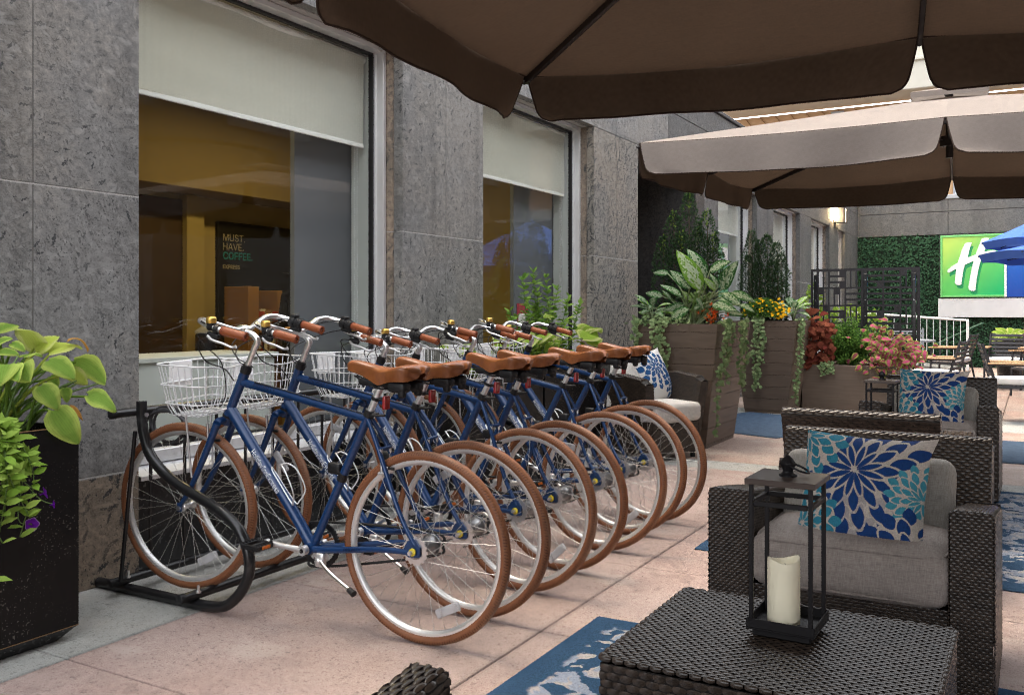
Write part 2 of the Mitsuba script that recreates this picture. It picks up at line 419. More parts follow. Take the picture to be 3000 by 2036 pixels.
def pillowfn(p, n, uv):
    x, y = uv.x, uv.y
    lin = mi.Color3f(.46, .41, .36)
    c = lin + mi.Color3f(0)
    for (cx, cy, R, cnt, sd, col) in ((.50, .20, .32, 8, 1, (.34, .31, .30)), (.47, .66, .54, 12, 5, (.010, .040, .15)), (.06, .20, .34, 9, 2, (.03, .19, .27)),
                                      (.02, .95, .36, 9, 4, (.03, .19, .27)), (.99, .50, .27, 11, 3, (.05, .24, .31)), (.95, .0, .40, 9, 6, (.010, .040, .15))):
        r = dr.sqrt(dr.square(x - cx) + dr.square(y - cy)) / R
        if cnt != 12: c = dr.select(r < .90, lin, c)
        c = mix(c, mi.Color3f(col), petals(x, y, cx, cy, R, cnt, sd))
    wv = .72 + .5 * noise(x * 420, y * 60, 2) * .5 + .5 * noise(x * 60, y * 420, 5) * .5
    return c * wv
pr('pillow_print', proc(pillowfn), .85, .2, 0, sheen=.2)
def pillow2fn(p, n, uv):
    x, y = uv.x, uv.y
    c = mix((.74, .72, .70), (.02, .09, .25), dr.maximum(petals(x, y, .40, .66, .42, 8, 3), petals(x, y, .86, .30, .34, 9, 8)))
    return c
pr('pillow_white', proc(pillow2fn), .85, .2)

def canopyfn(p, n, uv):
    w = noise(p.x * 60, p.y * 260, p.z * 60) * .5 + noise(p.x * 260, p.y * 60, p.z * 200) * .5
    return mi.Color3f(.315, .273, .246) * (.86 + .22 * w) * (.92 + .16 * fbm(p.x * 2, p.y * 2, p.z * 2, 3))
thin('canopy_cloth', proc(canopyfn), .8, .62, .1)
def shadedfn(p, n, uv):
    w = noise(p.x * 60, p.y * 420, p.z * 60) * .6 + noise(p.x * 420, p.y * 60, p.z * 300) * .4
    return mi.Color3f(.195, .148, .110) * (.78 + .36 * w) * (.88 + .24 * fbm(p.x * 2.5, p.y * 2.5, p.z * 2.5, 4))
thin('canopy_shaded', proc(shadedfn), .85, .6, .1)  # underside copy of the canopy cloth, its shade put into a darker colour
thin('valance_shaded', proc(lambda p, n, uv: shadedfn(p, n, uv) * .62), .85, .3, .1)  # same cloth darker again: shade on the valance inside put into the colour
pr('hem_cloth', (.045, .032, .026), .85, .1)
pr('umbrella_rib', (.020, .016, .015), .4, .4)
def bluecl(p, n, uv): return mi.Color3f(.085, .165, .50) * (.9 + .2 * fbm(p.x * 3, p.y * 3, p.z * 3, 2))
thin('canopy_blue', proc(bluecl), .7, .3)

# foliage: uv.x = random id + position across the blade, uv.y = along the blade
def leaf_id(uv):
    i = dr.floor(uv.x); return i, uv.x - i
def hostafn(inner, edge, vein, lo, hi):
    def fn(p, n, uv):
        i, u = leaf_id(uv); e = dr.abs(u - .5) * 2
        r = cell_rand(i, 3, 5)
        k = smoothstep(lo, hi, e + .18 * (noise(u * 9 + i, uv.y * 7, 2) - .5) + (r - .5) * .25)
        c = mix(inner, edge, k)
        v = dr.abs(e * 6 - uv.y * .8); v = v - dr.floor(v)
        c = c * (1 - vein * smoothstep(.36, .5, dr.abs(v - .5)))
        br = smoothstep(.985, 1.0, e + .03 * noise(uv.y * 40, i, 1)) * smoothstep(.5, .8, r)
        c = mix(c, mi.Color3f(.18, .07, .02), br)
        return c * (.78 + .5 * cell_rand(i, 7, 1))
    return proc(fn)
thin('hosta_leaf', hostafn((.20, .33, .06), (.42, .52, .12), .22, .25, .85), .42, .8)
thin('hosta_lime', hostafn((.28, .42, .06), (.54, .58, .22), .18, .5, .8), .45, .9)
thin('hosta_yellow', hostafn((.46, .54, .10), (.56, .60, .20), .15, .5, .9), .45, .8)
def dieffn(p, n, uv):
    i, u = leaf_id(uv); e = dr.abs(u - .5) * 2
    r = cell_rand(i, 3, 5)
    sp = smoothstep(.50, .62, fbm(u * 14 + i * 3, uv.y * 26, i, 3) + .34 * (1 - e) - .12)
    g = mix((.035, .11, .028), (.17, .32, .03), smoothstep(.78, .9, r))
    c = mix(g, mi.Color3f(.38, .45, .31), sp * (1 - smoothstep(.66, .95, e)) * .9)
    mid = 1 - smoothstep(.03, .08, e)
    return mix(c, mi.Color3f(.32, .38, .2), mid * .6) * (.85 + .3 * r)
thin('dieffenbachia_leaf', proc(dieffn), .35, .45)
def coleusfn(a, b, edge, k0, k1):
    def fn(p, n, uv):
        i, u = leaf_id(uv); e = dr.abs(u - .5) * 2
        r = cell_rand(i, 3, 5)
        c = mix(a, b, r)
        return mix(c, edge, smoothstep(k0, k1, e + .25 * (noise(u * 8, uv.y * 9, i) - .5))) * (.8 + .4 * cell_rand(i, 1, 1))
    return proc(fn)
thin('coleus_red', coleusfn((.13, .028, .022), (.23, .078, .045), (.10, .03, .02), .7, .95), .5, .5)
thin('coleus_pink', coleusfn((.16, .05, .05), (.52, .10, .20), (.24, .28, .07), .42, .7), .5, .5)
def greenfn(a, b):
    def fn(p, n, uv):
        i, u = leaf_id(uv)
        return mix(a, b, cell_rand(i, 2, 3))
    return proc(fn)
thin('laurel_leaf', greenfn((.10, .21, .04), (.28, .44, .09)), .35, .6)
thin('box_leaf', greenfn((.018, .040, .018), (.055, .095, .042)), .3, .3)
thin('box_bright', greenfn((.14, .24, .03), (.26, .38, .06)), .4, .6)
thin('ivy_leaf', greenfn((.13, .21, .09), (.32, .40, .20)), .5, .5)
thin('shrub_leaf', greenfn((.03, .085, .02), (.14, .26, .05)), .4, .5)
thin('petunia_leaf', greenfn((.17, .30, .04), (.36, .50, .11)), .5, .6)
thin('petal_violet', coleusfn((.13, .012, .32), (.20, .03, .45), (.55, .42, .65), .86, .98), .6, .5)
thin('petal_orange', greenfn((.60, .26, .01), (.72, .45, .02)), .6, .4)
thin('petal_red', greenfn((.5, .05, .01), (.6, .12, .02)), .6, .4)
thin('dry_leaf', greenfn((.42, .20, .05), (.5, .28, .08)), .7, .5)
def hedgefn(p, n, uv):
    i, u = leaf_id(uv); return mix((.030, .075, .040), (.080, .170, .095), cell_rand(i, 2, 3))
thin('hedge_leaf', proc(hedgefn), .5, .3)
pr('hedge_back', (.006, .018, .008), .9)
pr('stem_green', (.10, .17, .04), .6)
pr('stem_brown', (.05, .035, .02), .8)
def greengrad(p, n, uv):
    t = dr.clip((p.x - 1.8) / 1.25 * .45 + (2.9 - p.z) / 1.35 * .6, 0, 1)
    return mix(mix((.46, .66, .10), (.10, .52, .10), smoothstep(.05, .55, t)), (.0, .42, .12), smoothstep(.55, 1.0, t))
pr('sign_green', proc(greengrad), .35)
pr('sign_green_frame', (.16, .52, .15), .4)
pr('sign_green_shadow', (.0, .26, .08), .4)
pr('sign_blue', proc(lambda p, n, uv: mix((.0, .14, .58), (.0, .055, .36), dr.clip((2.9 - p.z) / 1.3, 0, 1))), .35)
pr('sign_white', (.82, .82, .82), .4)
pr('vinyl_white', proc(lambda p, n, uv: mi.Color3f(.66, .66, .67) * (.96 + .06 * fbm(p.x * 3, p.z * 1.2, 2, 3))), .5)
pr('rail_green', (.01, .07, .035), .4)
pr('peach_wall', (.50, .31, .17), .8)
pr('cream_paint', (.48, .455, .385), .6)
pr('skin', (.45, .27, .17), .6)
pr('dark_cloth', (.012, .012, .014), .8)
pr('rattan', (.42, .27, .10), .6)
# ================================================================== ground
G = solo('ground', M().b(-8, 60, -30, 60, -.40, -.028), 'joint_dark', kind='structure')
ys = [-3.2, -2.15, -1.10, -.07, .96, 1.99, 3.05, 4.05, 5.10, 6.02, 6.87, 7.25, 8.30, 9.35, 10.40, 11.45, 12.5, 13.6, 14.7, 15.8, 16.9, 18.0, 19.1, 20.2, 21.3, 22.4]
xs = [-.30, .64, 1.94, 3.24, 4.54, 5.84, 7.14, 8.44]
rows_grey = {10, 14}
sl = {}
for j in range(len(ys) - 1):
    for i in range(len(xs) - 1):
        x0, x1, y0, y1 = xs[i], xs[i + 1], ys[j], ys[j + 1]
        if y1 < 0 and i > 4: continue
        g = (i == 0 and y0 < 6.8) or j in rows_grey
        mat = 'concrete_grey' if g else ('concrete_pink' if y0 < 6.5 else 'concrete_rose')
        gap = .0022
        part(G, 'slab', M().b(x0 + gap, x1 - gap, y0 + gap, y1 - gap, -.03, rng.uniform(-.0008, .0008), .0035), mat, smooth=True)

# ================================================================== hotel building
B = thing('hotel_building', 'long grey speckled granite hotel front with big windows down the left side', 'building')
ZL = 2.93
def panel(x0, x1, y0, y1, z0, z1, mat, ch=.0025, name='granite_panel', parent=None):
    return part(parent or B, name, M().b(x0, x1, y0, y1, z0, z1, ch), mat)
g = .003
pill = [(-3.0, 2.788, [-1.6, .34, 2.278], 'granite_grey'), (4.80, 5.797, [5.302], 'granite_grey'), (7.763, 8.851, [8.30], 'granite_pale'),
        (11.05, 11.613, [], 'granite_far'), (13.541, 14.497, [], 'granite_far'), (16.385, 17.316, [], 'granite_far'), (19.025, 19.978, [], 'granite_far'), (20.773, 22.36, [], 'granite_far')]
for (a, b, js, mat) in pill:
    part(B, 'pillar_core', M().b(-.40, -.079, a + .004, b - .004, 0, ZL), 'mortar')
    cuts = [a] + js + [b]
    for (p, q) in zip(cuts[:-1], cuts[1:]):
        panel(-.0745, 0, p + (g if p != a else 0), q - (g if q != b else 0), .487, 1.7225, mat)
        panel(-.0745, 0, p + (g if p != a else 0), q - (g if q != b else 0), 1.7285, ZL - .003, mat)
        panel(-.0745, -.001, p + (.002 if p != a else 0), q - (.002 if q != b else 0), 0, .478, 'granite_brown', name='plinth_stone')
        if q != b: part(B, 'joint', M().b(-.05, -.0035, q - g, q + g, .487, ZL - .004), 'joint_grey')
    part(B, 'joint', M().b(-.05, -.0015, a + .001, b - .001, 1.7226, 1.7284), 'mortar'); part(B, 'joint', M().b(-.05, -.0015, a + .001, b - .001, .4785, .4865), 'mortar')
    for (s, yy) in ((-1, a), (1, b)):                                   # reveal stones at the two window jambs
        if a < 0 and s < 0 or b > 22: continue
        y0, y1 = (yy + .001, yy + .03) if s < 0 else (yy - .03, yy - .001)
        panel(-.30, -.0775, y0, y1, .487, 1.7225, 'granite_brown', name='reveal_stone')
        panel(-.30, -.0775, y0, y1, 1.7285, ZL - .003, 'granite_brown', name='reveal_stone')
        panel(-.30, -.0775, y0, y1, 0, .478, 'granite_brown', name='reveal_stone')
yy = [-3.0, -.6, 1.25, 2.85, 4.80, 6.6, 8.3, 9.75, 11.3, 13.0, 14.5, 16.3, 18.0, 19.7, 21.0, 22.36]
lc = M()
for p, q in zip(yy[:-1], yy[1:]):
    far = p > 9
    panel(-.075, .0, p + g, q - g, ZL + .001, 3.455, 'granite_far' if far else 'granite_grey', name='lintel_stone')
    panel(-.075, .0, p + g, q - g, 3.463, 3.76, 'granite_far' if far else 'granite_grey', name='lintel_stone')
lc.b(-.45, -.079, -3.0, 22.36, ZL - .0005, 3.755)
part(B, 'lintel_core', lc, 'mortar')
part(B, 'coping', M().b(-.5, .03, -3.0, 22.4, 3.765, 3.81, .006), 'slate_metal')
# entrance recess between the third and fourth pillars
part(B, 'recess_wall', M().b(-2.2, -.079, 10.705, 11.04, .0, ZL, .002), 'granite_dark')
part(B, 'recess_wall', M().b(-2.2, -.41, 8.70, 8.845, .0, ZL, .002), 'granite_dark')
part(B, 'recess_back', M().b(-2.5, -2.2, 8.7, 11.1, 0, ZL), 'granite_dark')
part(B, 'recess_ceiling', M().b(-2.5, -.46, 8.7, 11.1, ZL - .0, ZL + .1), 'room_grey')
part(B, 'granite_panel', M().b(-.0765, 0, 10.705, 11.046, .0, ZL - .003, .002), 'granite_dark')

def window(y0, y1, blind_z, far=False, split_y=None):
    w = part(B, 'window', M().b(-.42, -.25, y0 + .002, y0 + .012, .48, ZL - .04), 'cabinet_paint')
    fr = M(); fw = .034
    for (a, b) in ((y0 + .002, y0 + fw), (y1 - fw, y1 - .002)):
        fr.b(-.245, -.133, a, b, .475, ZL - .002, .003)
        fr.b(-.243, -.190, a - (.008 if a > y0 + .5 else -.008), b - (.008 if a > y0 + .5 else -.008), .477, ZL - .004, .002)
    fr.b(-.245, -.134, y0 + fw + .001, y1 - fw - .001, ZL - .036, ZL - .003, .003)
    fr.b(-.245, -.134, y0 + fw + .001, y1 - fw - .001, .475, .535, .003)
    part(w, 'frame', fr, 'aluminium')
    part(w, 'inner_frame', M().b(-.42, -.247, y1 - .012, y1 - .002, .50, ZL - .04, .002), 'cabinet_paint')
    gk = M()
    for (a, b) in ((y0 + fw + .0085, y0 + fw + .020), (y1 - fw - .020, y1 - fw - .0085)): gk.b(-.240, -.205, a, b, .536, ZL - .0365)
    gk.b(-.240, -.205, y0 + fw + .021, y1 - fw - .021, ZL - .05, ZL - .0367); gk.b(-.240, -.205, y0 + fw + .021, y1 - fw - .021, .5355, .546)
    part(w, 'gasket', gk, 'black_gasket')
    a, b = y0 + fw + .012, y1 - fw - .012
    part(w, 'pane', (np.array([[-.222, a, .538], [-.222, b, .538], [-.222, b, ZL - .04], [-.222, a, ZL - .04]]), np.array([[0, 1, 2, 3]])), 'pane_glass', smooth=False)
    n = 24
    Y = np.linspace(y0 + .02, y1 - .05, n); Z = np.linspace(blind_z + .027, ZL - .055, 8)
    YY, ZZ = np.meshgrid(Y, Z, indexing='ij')
    X = -.285 + .006 * np.sin(YY * 3 + ZZ * 2) + .004 * np.sin(YY * 9)
    part(w, 'blind', (np.stack([X, YY, ZZ], -1).reshape(-1, 3), grid(n, 8)), 'blind_cloth')
    part(w, 'blind_bar', M().box((-.285, (y0 + y1 - .03) / 2, blind_z + .014), (.012, y1 - y0 - .070, .028), .004), 'blind_bar')
    part(w, 'blind_roller', M().tube([(-.31, y0 + .02, ZL - .06), (-.31, y1 - .02, ZL - .06)], .026, 14), 'blind_bar')
    if not far:
        ch = M()
        for dy in (.17, .215):
            for z in np.arange(.95, blind_z, .012): ch.box((-.28, y1 + .07 - dy - (.02 if dy < .2 else 0), z), (.0045, .0045, .006))
        part(w, 'blind_chain', ch, 'white_wire', kind='stuff')
    # sill and the black panel under it
    s = M(); v = [(-.20, .475), (.012, .448), (.012, .428), (-.20, .428)]
    for i in range(4):
        p, q = v[i], v[(i + 1) % 4]
        s.add([(p[0], y0 + .001, p[1]), (p[0], y1 - .001, p[1]), (q[0], y1 - .001, q[1]), (q[0], y0 + .001, q[1])], [[0, 3, 2, 1]])
    part(w, 'sill', s, 'aluminium', smooth=False)
    part(w, 'spandrel', M().b(-.10, -.055, y0 + .002, y1 - .002, .0, .4275, .003), 'black_panel')
    return w
for (a, b, bz, far) in ((2.788, 4.80, 2.278, False), (5.797, 7.763, 2.282, False), (11.613, 13.541, 2.32, True), (14.497, 16.385, 2.05, True), (17.316, 19.025, 1.95, True), (19.978, 20.773, 1.9, True)):
    window(a, b, bz, far)

# ---- rooms behind the glass
R = M(); R.b(-3.4, -3.2, -1, 10, 0, 3.05)
part(B, 'room_wall', R, 'room_wall')
part(B, 'room_wall', M().b(-3.2, -.42, -1.2, -1.0, 0, 3.05), 'room_wall')
part(B, 'room_wall', M().b(-3.2, -.42, 8.45, 8.69, 0, 3.05), 'room_wall')
part(B, 'room_floor', M().b(-3.3, -.40, -1.1, 8.7, -.02, .012), 'room_floor')
part(B, 'room_ceiling', M().b(-3.4, -.46, -1.1, 8.7, 3.05, 3.15), 'room_wall')
part(B, 'room_doorway', M().b(-3.199, -3.15, 4.95, 5.80, .02, 2.22, .004), 'room_dark', label='dark brown doorway in the yellow wall inside')
part(B, 'room_bulkhead', M().b(-3.199, -2.75, -.99, 8.44, 2.27, 3.045, .004), 'room_brown')  # added box, its brown puts the dimness of the upper wall into colour
part(B, 'room_column', M().b(-3.199, -3.09, 5.72, 5.92, .02, 2.265, .004), 'room_wall')
part(B, 'room_partition', M().b(-.47, -.43, 4.26, 5.45, .012, 3.04, .004), 'room_grey', label='grey partition inside the nearest window')
part(B, 'room_partition', M().b(-.47, -.43, 7.01, 8.2, .012, 3.04, .004), 'room_grey', label='grey partition inside the second window')
part(B, 'room_post', M().b(-1.0, -.90, 6.85, 6.96, .012, 2.6, .003), 'tan_board')
for (a, b) in ((11.7, 13.5), (14.6, 16.3), (17.4, 19.0), (20.0, 20.75)):
    part(B, 'room_partition', M().b(-.9, -.6, a - .1, b + .1, .0, 3.0), 'room_grey')
for (y, x, lab) in ((3.3, -1.35, 'warm ceiling lamp inside, above the window counter'), (5.3, -1.6, 'warm ceiling lamp inside, before the brown doorway'), (6.2, -1.6, 'warm ceiling lamp inside, before the coffee poster'), (1.4, -1.5, 'warm ceiling lamp inside, behind the first pillar')):
    k = thing('ceiling_lamp', lab, 'lamp', 'warm ceiling lamps in the cafe')
    part(k, 'housing', M().lathe(split((.12, 3.05), (.12, 2.975), (.10, 2.975)), 20, (x, y, 0)), 'satin_silver')
    d = shape(M().add([(x - .09, y - .09, 2.972), (x + .09, y - .09, 2.972), (x + .09, y + .09, 2.972), (x - .09, y + .09, 2.972)], [[0, 3, 2, 1]]), 'white_metal', smooth=False)
    d['emitter'] = {'type': 'area', 'radiance': {'type': 'rgb', 'value': [10.0, 7.4, 2.8]}}
    scene[uniq(k + '__bulb')] = d
# counter, poster and coffee station
c = thing('window_counter', 'pale grey green counter cabinet just inside the nearest window', 'cabinet')
part(c, 'top', M().b(-1.0, -.50, 3.12, 4.20, .93, .958, .004), 'cabinet_paint')
part(c, 'door', M().b(-.98, -.52, 3.15, 3.655, .03, .927, .003), 'cabinet_paint')
part(c, 'door', M().b(-.98, -.52, 3.66, 4.18, .03, .927, .003), 'cabinet_paint')
po = thing('coffee_poster', 'black wall poster reading MUST. HAVE. COFFEE. inside the window', 'poster')
part(po, 'board', M().b(-3.199, -3.16, 6.145, 8.0, .25, 2.065, .003), 'poster_black')
RX = np.array([[0, 0, 1, 0], [1, 0, 0, 0], [0, 1, 0, 0], [0, 0, 0, 1.0]])           # text on a wall that faces +x
def wall_text(parent, s, h, x, y, z, mat, bold=False, name='lettering'):
    t = meshkit.text_mesh(s, h, .002, bold)
    part(parent, name, M().tm(t, mat4(RX[:3, :3], (x, y, z))), mat, smooth=False)
wall_text(po, 'MUST.', .066, -3.159, 6.20, 1.883, 'text_cream')
wall_text(po, 'HAVE.', .066, -3.159, 6.20, 1.797, 'text_cream')
wall_text(po, 'COFFEE.', .068, -3.159, 6.20, 1.708, 'text_teal', True)
wall_text(po, 'EXPRESS', .036, -3.159, 6.20, 1.618, 'text_cream', True)
cs = thing('coffee_station', 'tan wooden coffee stand with cups and packets inside the window', 'stand')
part(cs, 'side_board', M().b(-2.75, -2.45, 5.84, 5.97, .02, 1.43, .004), 'tan_board')
part(cs, 'side_board', M().b(-2.75, -2.45, 6.20, 6.26, .02, 1.40, .004), 'tan_board')
part(cs, 'shelf', M().b(-2.75, -2.45, 5.975, 6.195, 1.08, 1.11, .003), 'tan_board')
part(cs, 'shelf', M().b(-2.75, -2.40, 5.975, 6.195, .80, .84, .003), 'tan_board')
for i in range(14):
    y = 5.99 + .03 * (i % 7); part(cs, 'packet', M().box((-2.52 + .05 * (i % 3), y, (1.155 if i < 7 else .885) + .01 * (i % 4)), (.05, .027, .088), .003, rot((0, 0, 1), i * 17)), ('paper_white', 'petal_red', 'tan_board', 'paper_white')[i % 4])
ur = thing('coffee_urn', 'dark coffee urn with a pale lid on the stand inside the window', 'urn')
part(ur, 'body', M().lathe([(.0, .86), (.07, .86), (.075, .9), (.075, 1.02), (.05, 1.06), (0, 1.07)], 20, (-1.5, 4.52, .02)), 'black_plastic')
part(ur, 'lid', M().lathe([(.078, 1.03), (.078, 1.05), (.03, 1.085), (0, 1.085)], 20, (-1.5, 4.52, .02)), 'grey_metal')
st = thing('urn_table', 'small dark table that carries the coffee urn inside', 'table')
part(st, 'top', M().b(-1.75, -1.25, 4.3, 4.9, .84, .878, .004), 'room_dark')
part(st, 'leg', M().b(-1.53, -1.47, 4.57, 4.63, .012, .839), 'room_dark')
# woven chairs inside
def shell_chair(x, y, rz, mat, label):
    k = thing('lounge_chair', label, 'chair')
    a = np.linspace(-1.9, 1.9, 25); z = np.linspace(0, 1, 9)
    A, Z = np.meshgrid(a, z, indexing='ij')
    top = .36 + .10 * np.cos(A * .8)
    r = .30 + .05 * Z
    P = np.stack([-r * np.cos(A), r * np.sin(A), .40 + top * Z], -1).reshape(-1, 3)
    m = M().add(P, grid(25, 9)); P2 = P.copy(); P2[:, :2] *= .93; m.add(P2, grid(25, 9)[:, ::-1])
    to = mat4(rot((0, 0, 1), rz), (x, y, 0))
    part(k, 'shell', m, mat, to=to)
    part(k, 'seat', M().lathe([(0, .43), (.27, .43), (.29, .41), (.29, .37), (0, .37)], 24), mat, to=to)
    for s in (-1, 1):
        for t in (-1, 1): part(k, 'leg', M().tube([(.16 * s, .16 * t, .37), (.24 * s, .24 * t, .012)], .013, 8), 'room_dark', to=to)
shell_chair(-1.5, 3.72, 150, 'rattan', 'golden woven chair inside at the left window edge')
shell_chair(-1.35, 4.12, 200, 'linen_grey', 'grey upholstered chair inside behind the counter')
# person by the poster: dark cap and jacket, looking left
def body(bones, res=.025, it=6):
    out = []
    for (p, rp, q, rq) in bones:
        s1 = m3.Manifold.sphere(rp, 16).translate(tuple(p)); s2 = m3.Manifold.sphere(rq, 16).translate(tuple(q))
        out.append(m3.Manifold.batch_hull([s1, s2]))
    u = m3.Manifold.batch_boolean(out, m3.OpType.Add).refine_to_length(res).to_mesh()
    t = trimesh.Trimesh(u.vert_properties[:, :3], u.tri_verts); trimesh.smoothing.filter_taubin(t, iterations=it)
    return np.array(t.vertices), np.array(t.faces)
pk = thing('person', 'person in dark cap and jacket standing inside by the poster, looking down', 'person')
def PP(x, y, z): return np.array([-2.15 + x, 6.22 + y, z])
cl = [(PP(0, 0, .95), .15, PP(0, 0, 1.15), .14), (PP(0, 0, 1.15), .14, PP(0, -.02, 1.32), .13), (PP(-.15, -.02, 1.34), .07, PP(.15, -.02, 1.34), .07)]
for s in (-1, 1):
    cl += [(PP(.09 * s, 0, .92), .10, PP(.09 * s, 0, .5), .065), (PP(.09 * s, 0, .5), .065, PP(.09 * s, .02, .10), .045), (PP(.09 * s, .02, .07), .045, PP(.09 * s, -.12, .06), .04),
           (PP(.18 * s, -.02, 1.34), .06, PP(.20 * s, -.06, 1.08), .048), (PP(.20 * s, -.06, 1.08), .048, PP(.12 * s, -.27, 1.05), .036)]
part(pk, 'clothes', body(cl), 'dark_cloth')
hd = [(PP(0, -.02, 1.38), .055, PP(0, -.04, 1.46), .055), (PP(0, -.045, 1.53), .088, PP(0, -.065, 1.49), .07), (PP(0, -.065, 1.50), .07, PP(0, -.10, 1.455), .04), (PP(0, -.12, 1.51), .018, PP(0, -.15, 1.495), .014)]
for s in (-1, 1):
    hd += [(PP(.088 * s, -.04, 1.515), .016, PP(.09 * s, -.035, 1.49), .012), (PP(.12 * s, -.28, 1.05), .032, PP(.11 * s, -.34, 1.045), .03)]
    for q in range(4): hd += [(PP((.11 + .02 * (q - 1.5)) * s, -.35, 1.045), .009, PP((.105 + .022 * (q - 1.5)) * s, -.415 + .008 * abs(q - 1), 1.03), .008)]
    hd += [(PP(.085 * s, -.31, 1.05), .011, PP(.065 * s, -.36, 1.05), .009)]
part(pk, 'skin', body(hd, .008, 3), 'skin')
part(pk, 'cap', M().lathe([(.098, 1.53), (.10, 1.57), (.085, 1.62), (.04, 1.645), (0, 1.65)], 20, (-2.15, 6.175, 0)).box((-2.15, 6.06, 1.545), (.13, .10, .010), .004), 'dark_cloth')
# notices stuck inside the second window
nt = thing('window_notice', 'paper notice with a blue heading taped inside the second window', 'notice')
part(nt, 'sheet', M().b(-.90, -.897, 6.06, 6.23, .92, 1.12), 'paper_white'); part(nt, 'heading', M().b(-.8965, -.894, 6.06, 6.23, 1.122, 1.175), 'paper_blue')
part(nt, 'backing_board', M().b(-.93, -.901, 5.4, 6.84, .60, 1.9), 'room_wall')
n2 = thing('wall_notice', 'small red and white notice on the grey partition behind the laurel', 'notice')
part(n2, 'sheet', M().b(-.428, -.425, 7.06, 7.27, 1.02, 1.28), 'paper_red'); part(n2, 'print', M().b(-.4247, -.422, 7.085, 7.245, 1.06, 1.19), 'paper_white')
# green emblem banner inside the third window
bn = thing('window_banner', 'green banner with a white stroke hanging inside the third window', 'banner')
part(bn, 'cloth', M().b(-.42, -.415, 12.0, 12.62, .5, 1.75), 'sign_green')
P0 = [(12.12, 1.62), (12.25, 1.66), (12.40, 1.60), (12.55, 1.42), (12.60, 1.25), (12.40, 1.24), (12.30, 1.40), (12.20, 1.52)]
def extr(poly, depth, mat4_=None):
    m = M()
    for gq in getattr(poly, 'geoms', [poly]): m.tm(trimesh.creation.extrude_polygon(gq, depth, engine='earcut'), mat4_)
    return m
part(bn, 'stroke', extr(Polygon(P0), .004, mat4(RX[:3, :3], (-.4145, 0, 0))), 'sign_white', smooth=False)

# ================================================================== rear wall, hedge, sign
YB = 22.36
W = thing('rear_wall', 'grey granite wall closing the far end of the courtyard', 'wall')
for z0, z1 in ((2.925, 3.425), (3.435, 3.70)):
    e = [0.03, 1.9, 3.8, 5.6, 7.4, 9.2]
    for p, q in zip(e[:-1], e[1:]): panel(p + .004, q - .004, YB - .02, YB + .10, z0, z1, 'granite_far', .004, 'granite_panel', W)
part(W, 'wall_core', M().b(-.4, 9.3, YB + .101, YB + .5, 0, 3.70), 'mortar')
part(W, 'coping', M().b(-.4, 9.3, YB - .06, YB + .52, 3.705, 3.80, .01), 'grey_metal')
H = thing('hedge_wall', 'dark green artificial leaf wall across the far end of the courtyard', 'hedge')
part(H, 'backing', M().b(.004, 9.2, YB + .02, YB + .10, 0, 2.92), 'hedge_back')

def leaves(P, D, Nn, L, Wd, ids, fold=.25, rows=2):
    """Vectorised small leaves: P base points, D directions, Nn normals, L lengths, Wd widths."""
    P, D, Nn = (np.asarray(a, float) for a in (P, D, Nn)); n = len(P)
    D = D / np.linalg.norm(D, axis=1, keepdims=True)
    S = np.cross(Nn, D); S /= np.linalg.norm(S, axis=1, keepdims=True) + 1e-9
    U = np.cross(D, S)
    L = np.broadcast_to(L, n)[:, None]; Wd = np.broadcast_to(Wd, n)[:, None]
    if rows == 2: tv = [(0, 0, .5), (.45, .5, 1.), (.45, -.5, 0.), (1, 0, .5), (.45, 0, .5)]; F0 = [(0, 2, 4), (0, 4, 1), (4, 2, 3), (1, 4, 3)]
    else: tv = [(0, 0, .5), (.22, .42, .92), (.22, -.42, .08), (.62, .48, .98), (.62, -.48, .02), (1, 0, .5)]; F0 = [(0, 2, 1), (1, 2, 4), (1, 4, 3), (3, 4, 5)]
    V = np.stack([P + D * L * a + S * Wd * b + U * (abs(b) * 2 * fold * Wd * .5 - .12 * L * a * a) for (a, b, u) in tv], 1)
    ids = np.broadcast_to(np.asarray(ids), n)
    UVs = np.stack([np.stack([ids + .02 + .96 * u, np.full(n, a)], 1) for (a, b, u) in tv], 1)
    F = (np.arange(n)[:, None, None] * len(tv) + np.array(F0)[None]).reshape(-1, 3)
    return M().add(V.reshape(-1, 3), F, UVs.reshape(-1, 2))
n = 17000
P = np.stack([rng.uniform(.0, 6.2, n), YB + .03 + rng.uniform(-.07, .0, n), rng.uniform(.0, 2.92, n)], 1)
D = np.stack([rng.normal(0, .8, n), rng.uniform(-1, -.15, n), rng.normal(-.1, .8, n)], 1)
Nn = np.stack([rng.normal(0, .5, n), np.full(n, -1.0), rng.normal(.7, .5, n)], 1)
part(H, 'foliage', leaves(P, D, Nn, rng.uniform(.05, .085, n), rng.uniform(.03, .045, n), rng.integers(0, 60, n)), 'hedge_leaf', kind='stuff')
S = thing('wall_sign', 'large green and blue sign with a white slanted H on the far hedge', 'sign')
def SX(u): return 1.76 + (u - 300) * .0012427
def SZ(v): return 2.89 - (v - 225) * .0014434
yf = YB - .16
part(S, 'cabinet', M().b(1.74, 5.9, yf + .02, YB - .03, 1.515, 2.90, .004), 'slate_metal')
part(S, 'green_face', M().b(1.80, 2.998, yf - .004, yf + .019, 1.57, 2.84), 'sign_green')
fr = M(); fr.b(1.76, 1.80, yf - .03, yf + .018, 1.53, 2.885, .005); fr.b(1.801, 2.998, yf - .03, yf + .018, 2.84, 2.885, .005); fr.b(1.801, 2.998, yf - .03, yf + .018, 1.53, 1.57, .005)
part(S, 'green_frame', fr, 'sign_green_frame')
part(S, 'divider', M().b(2.999, 3.045, yf - .034, yf + .018, 1.53, 2.885, .005), 'sign_white')
part(S, 'blue_face', M().b(3.046, 5.84, yf - .004, yf + .018, 1.53, 2.885), 'sign_blue')
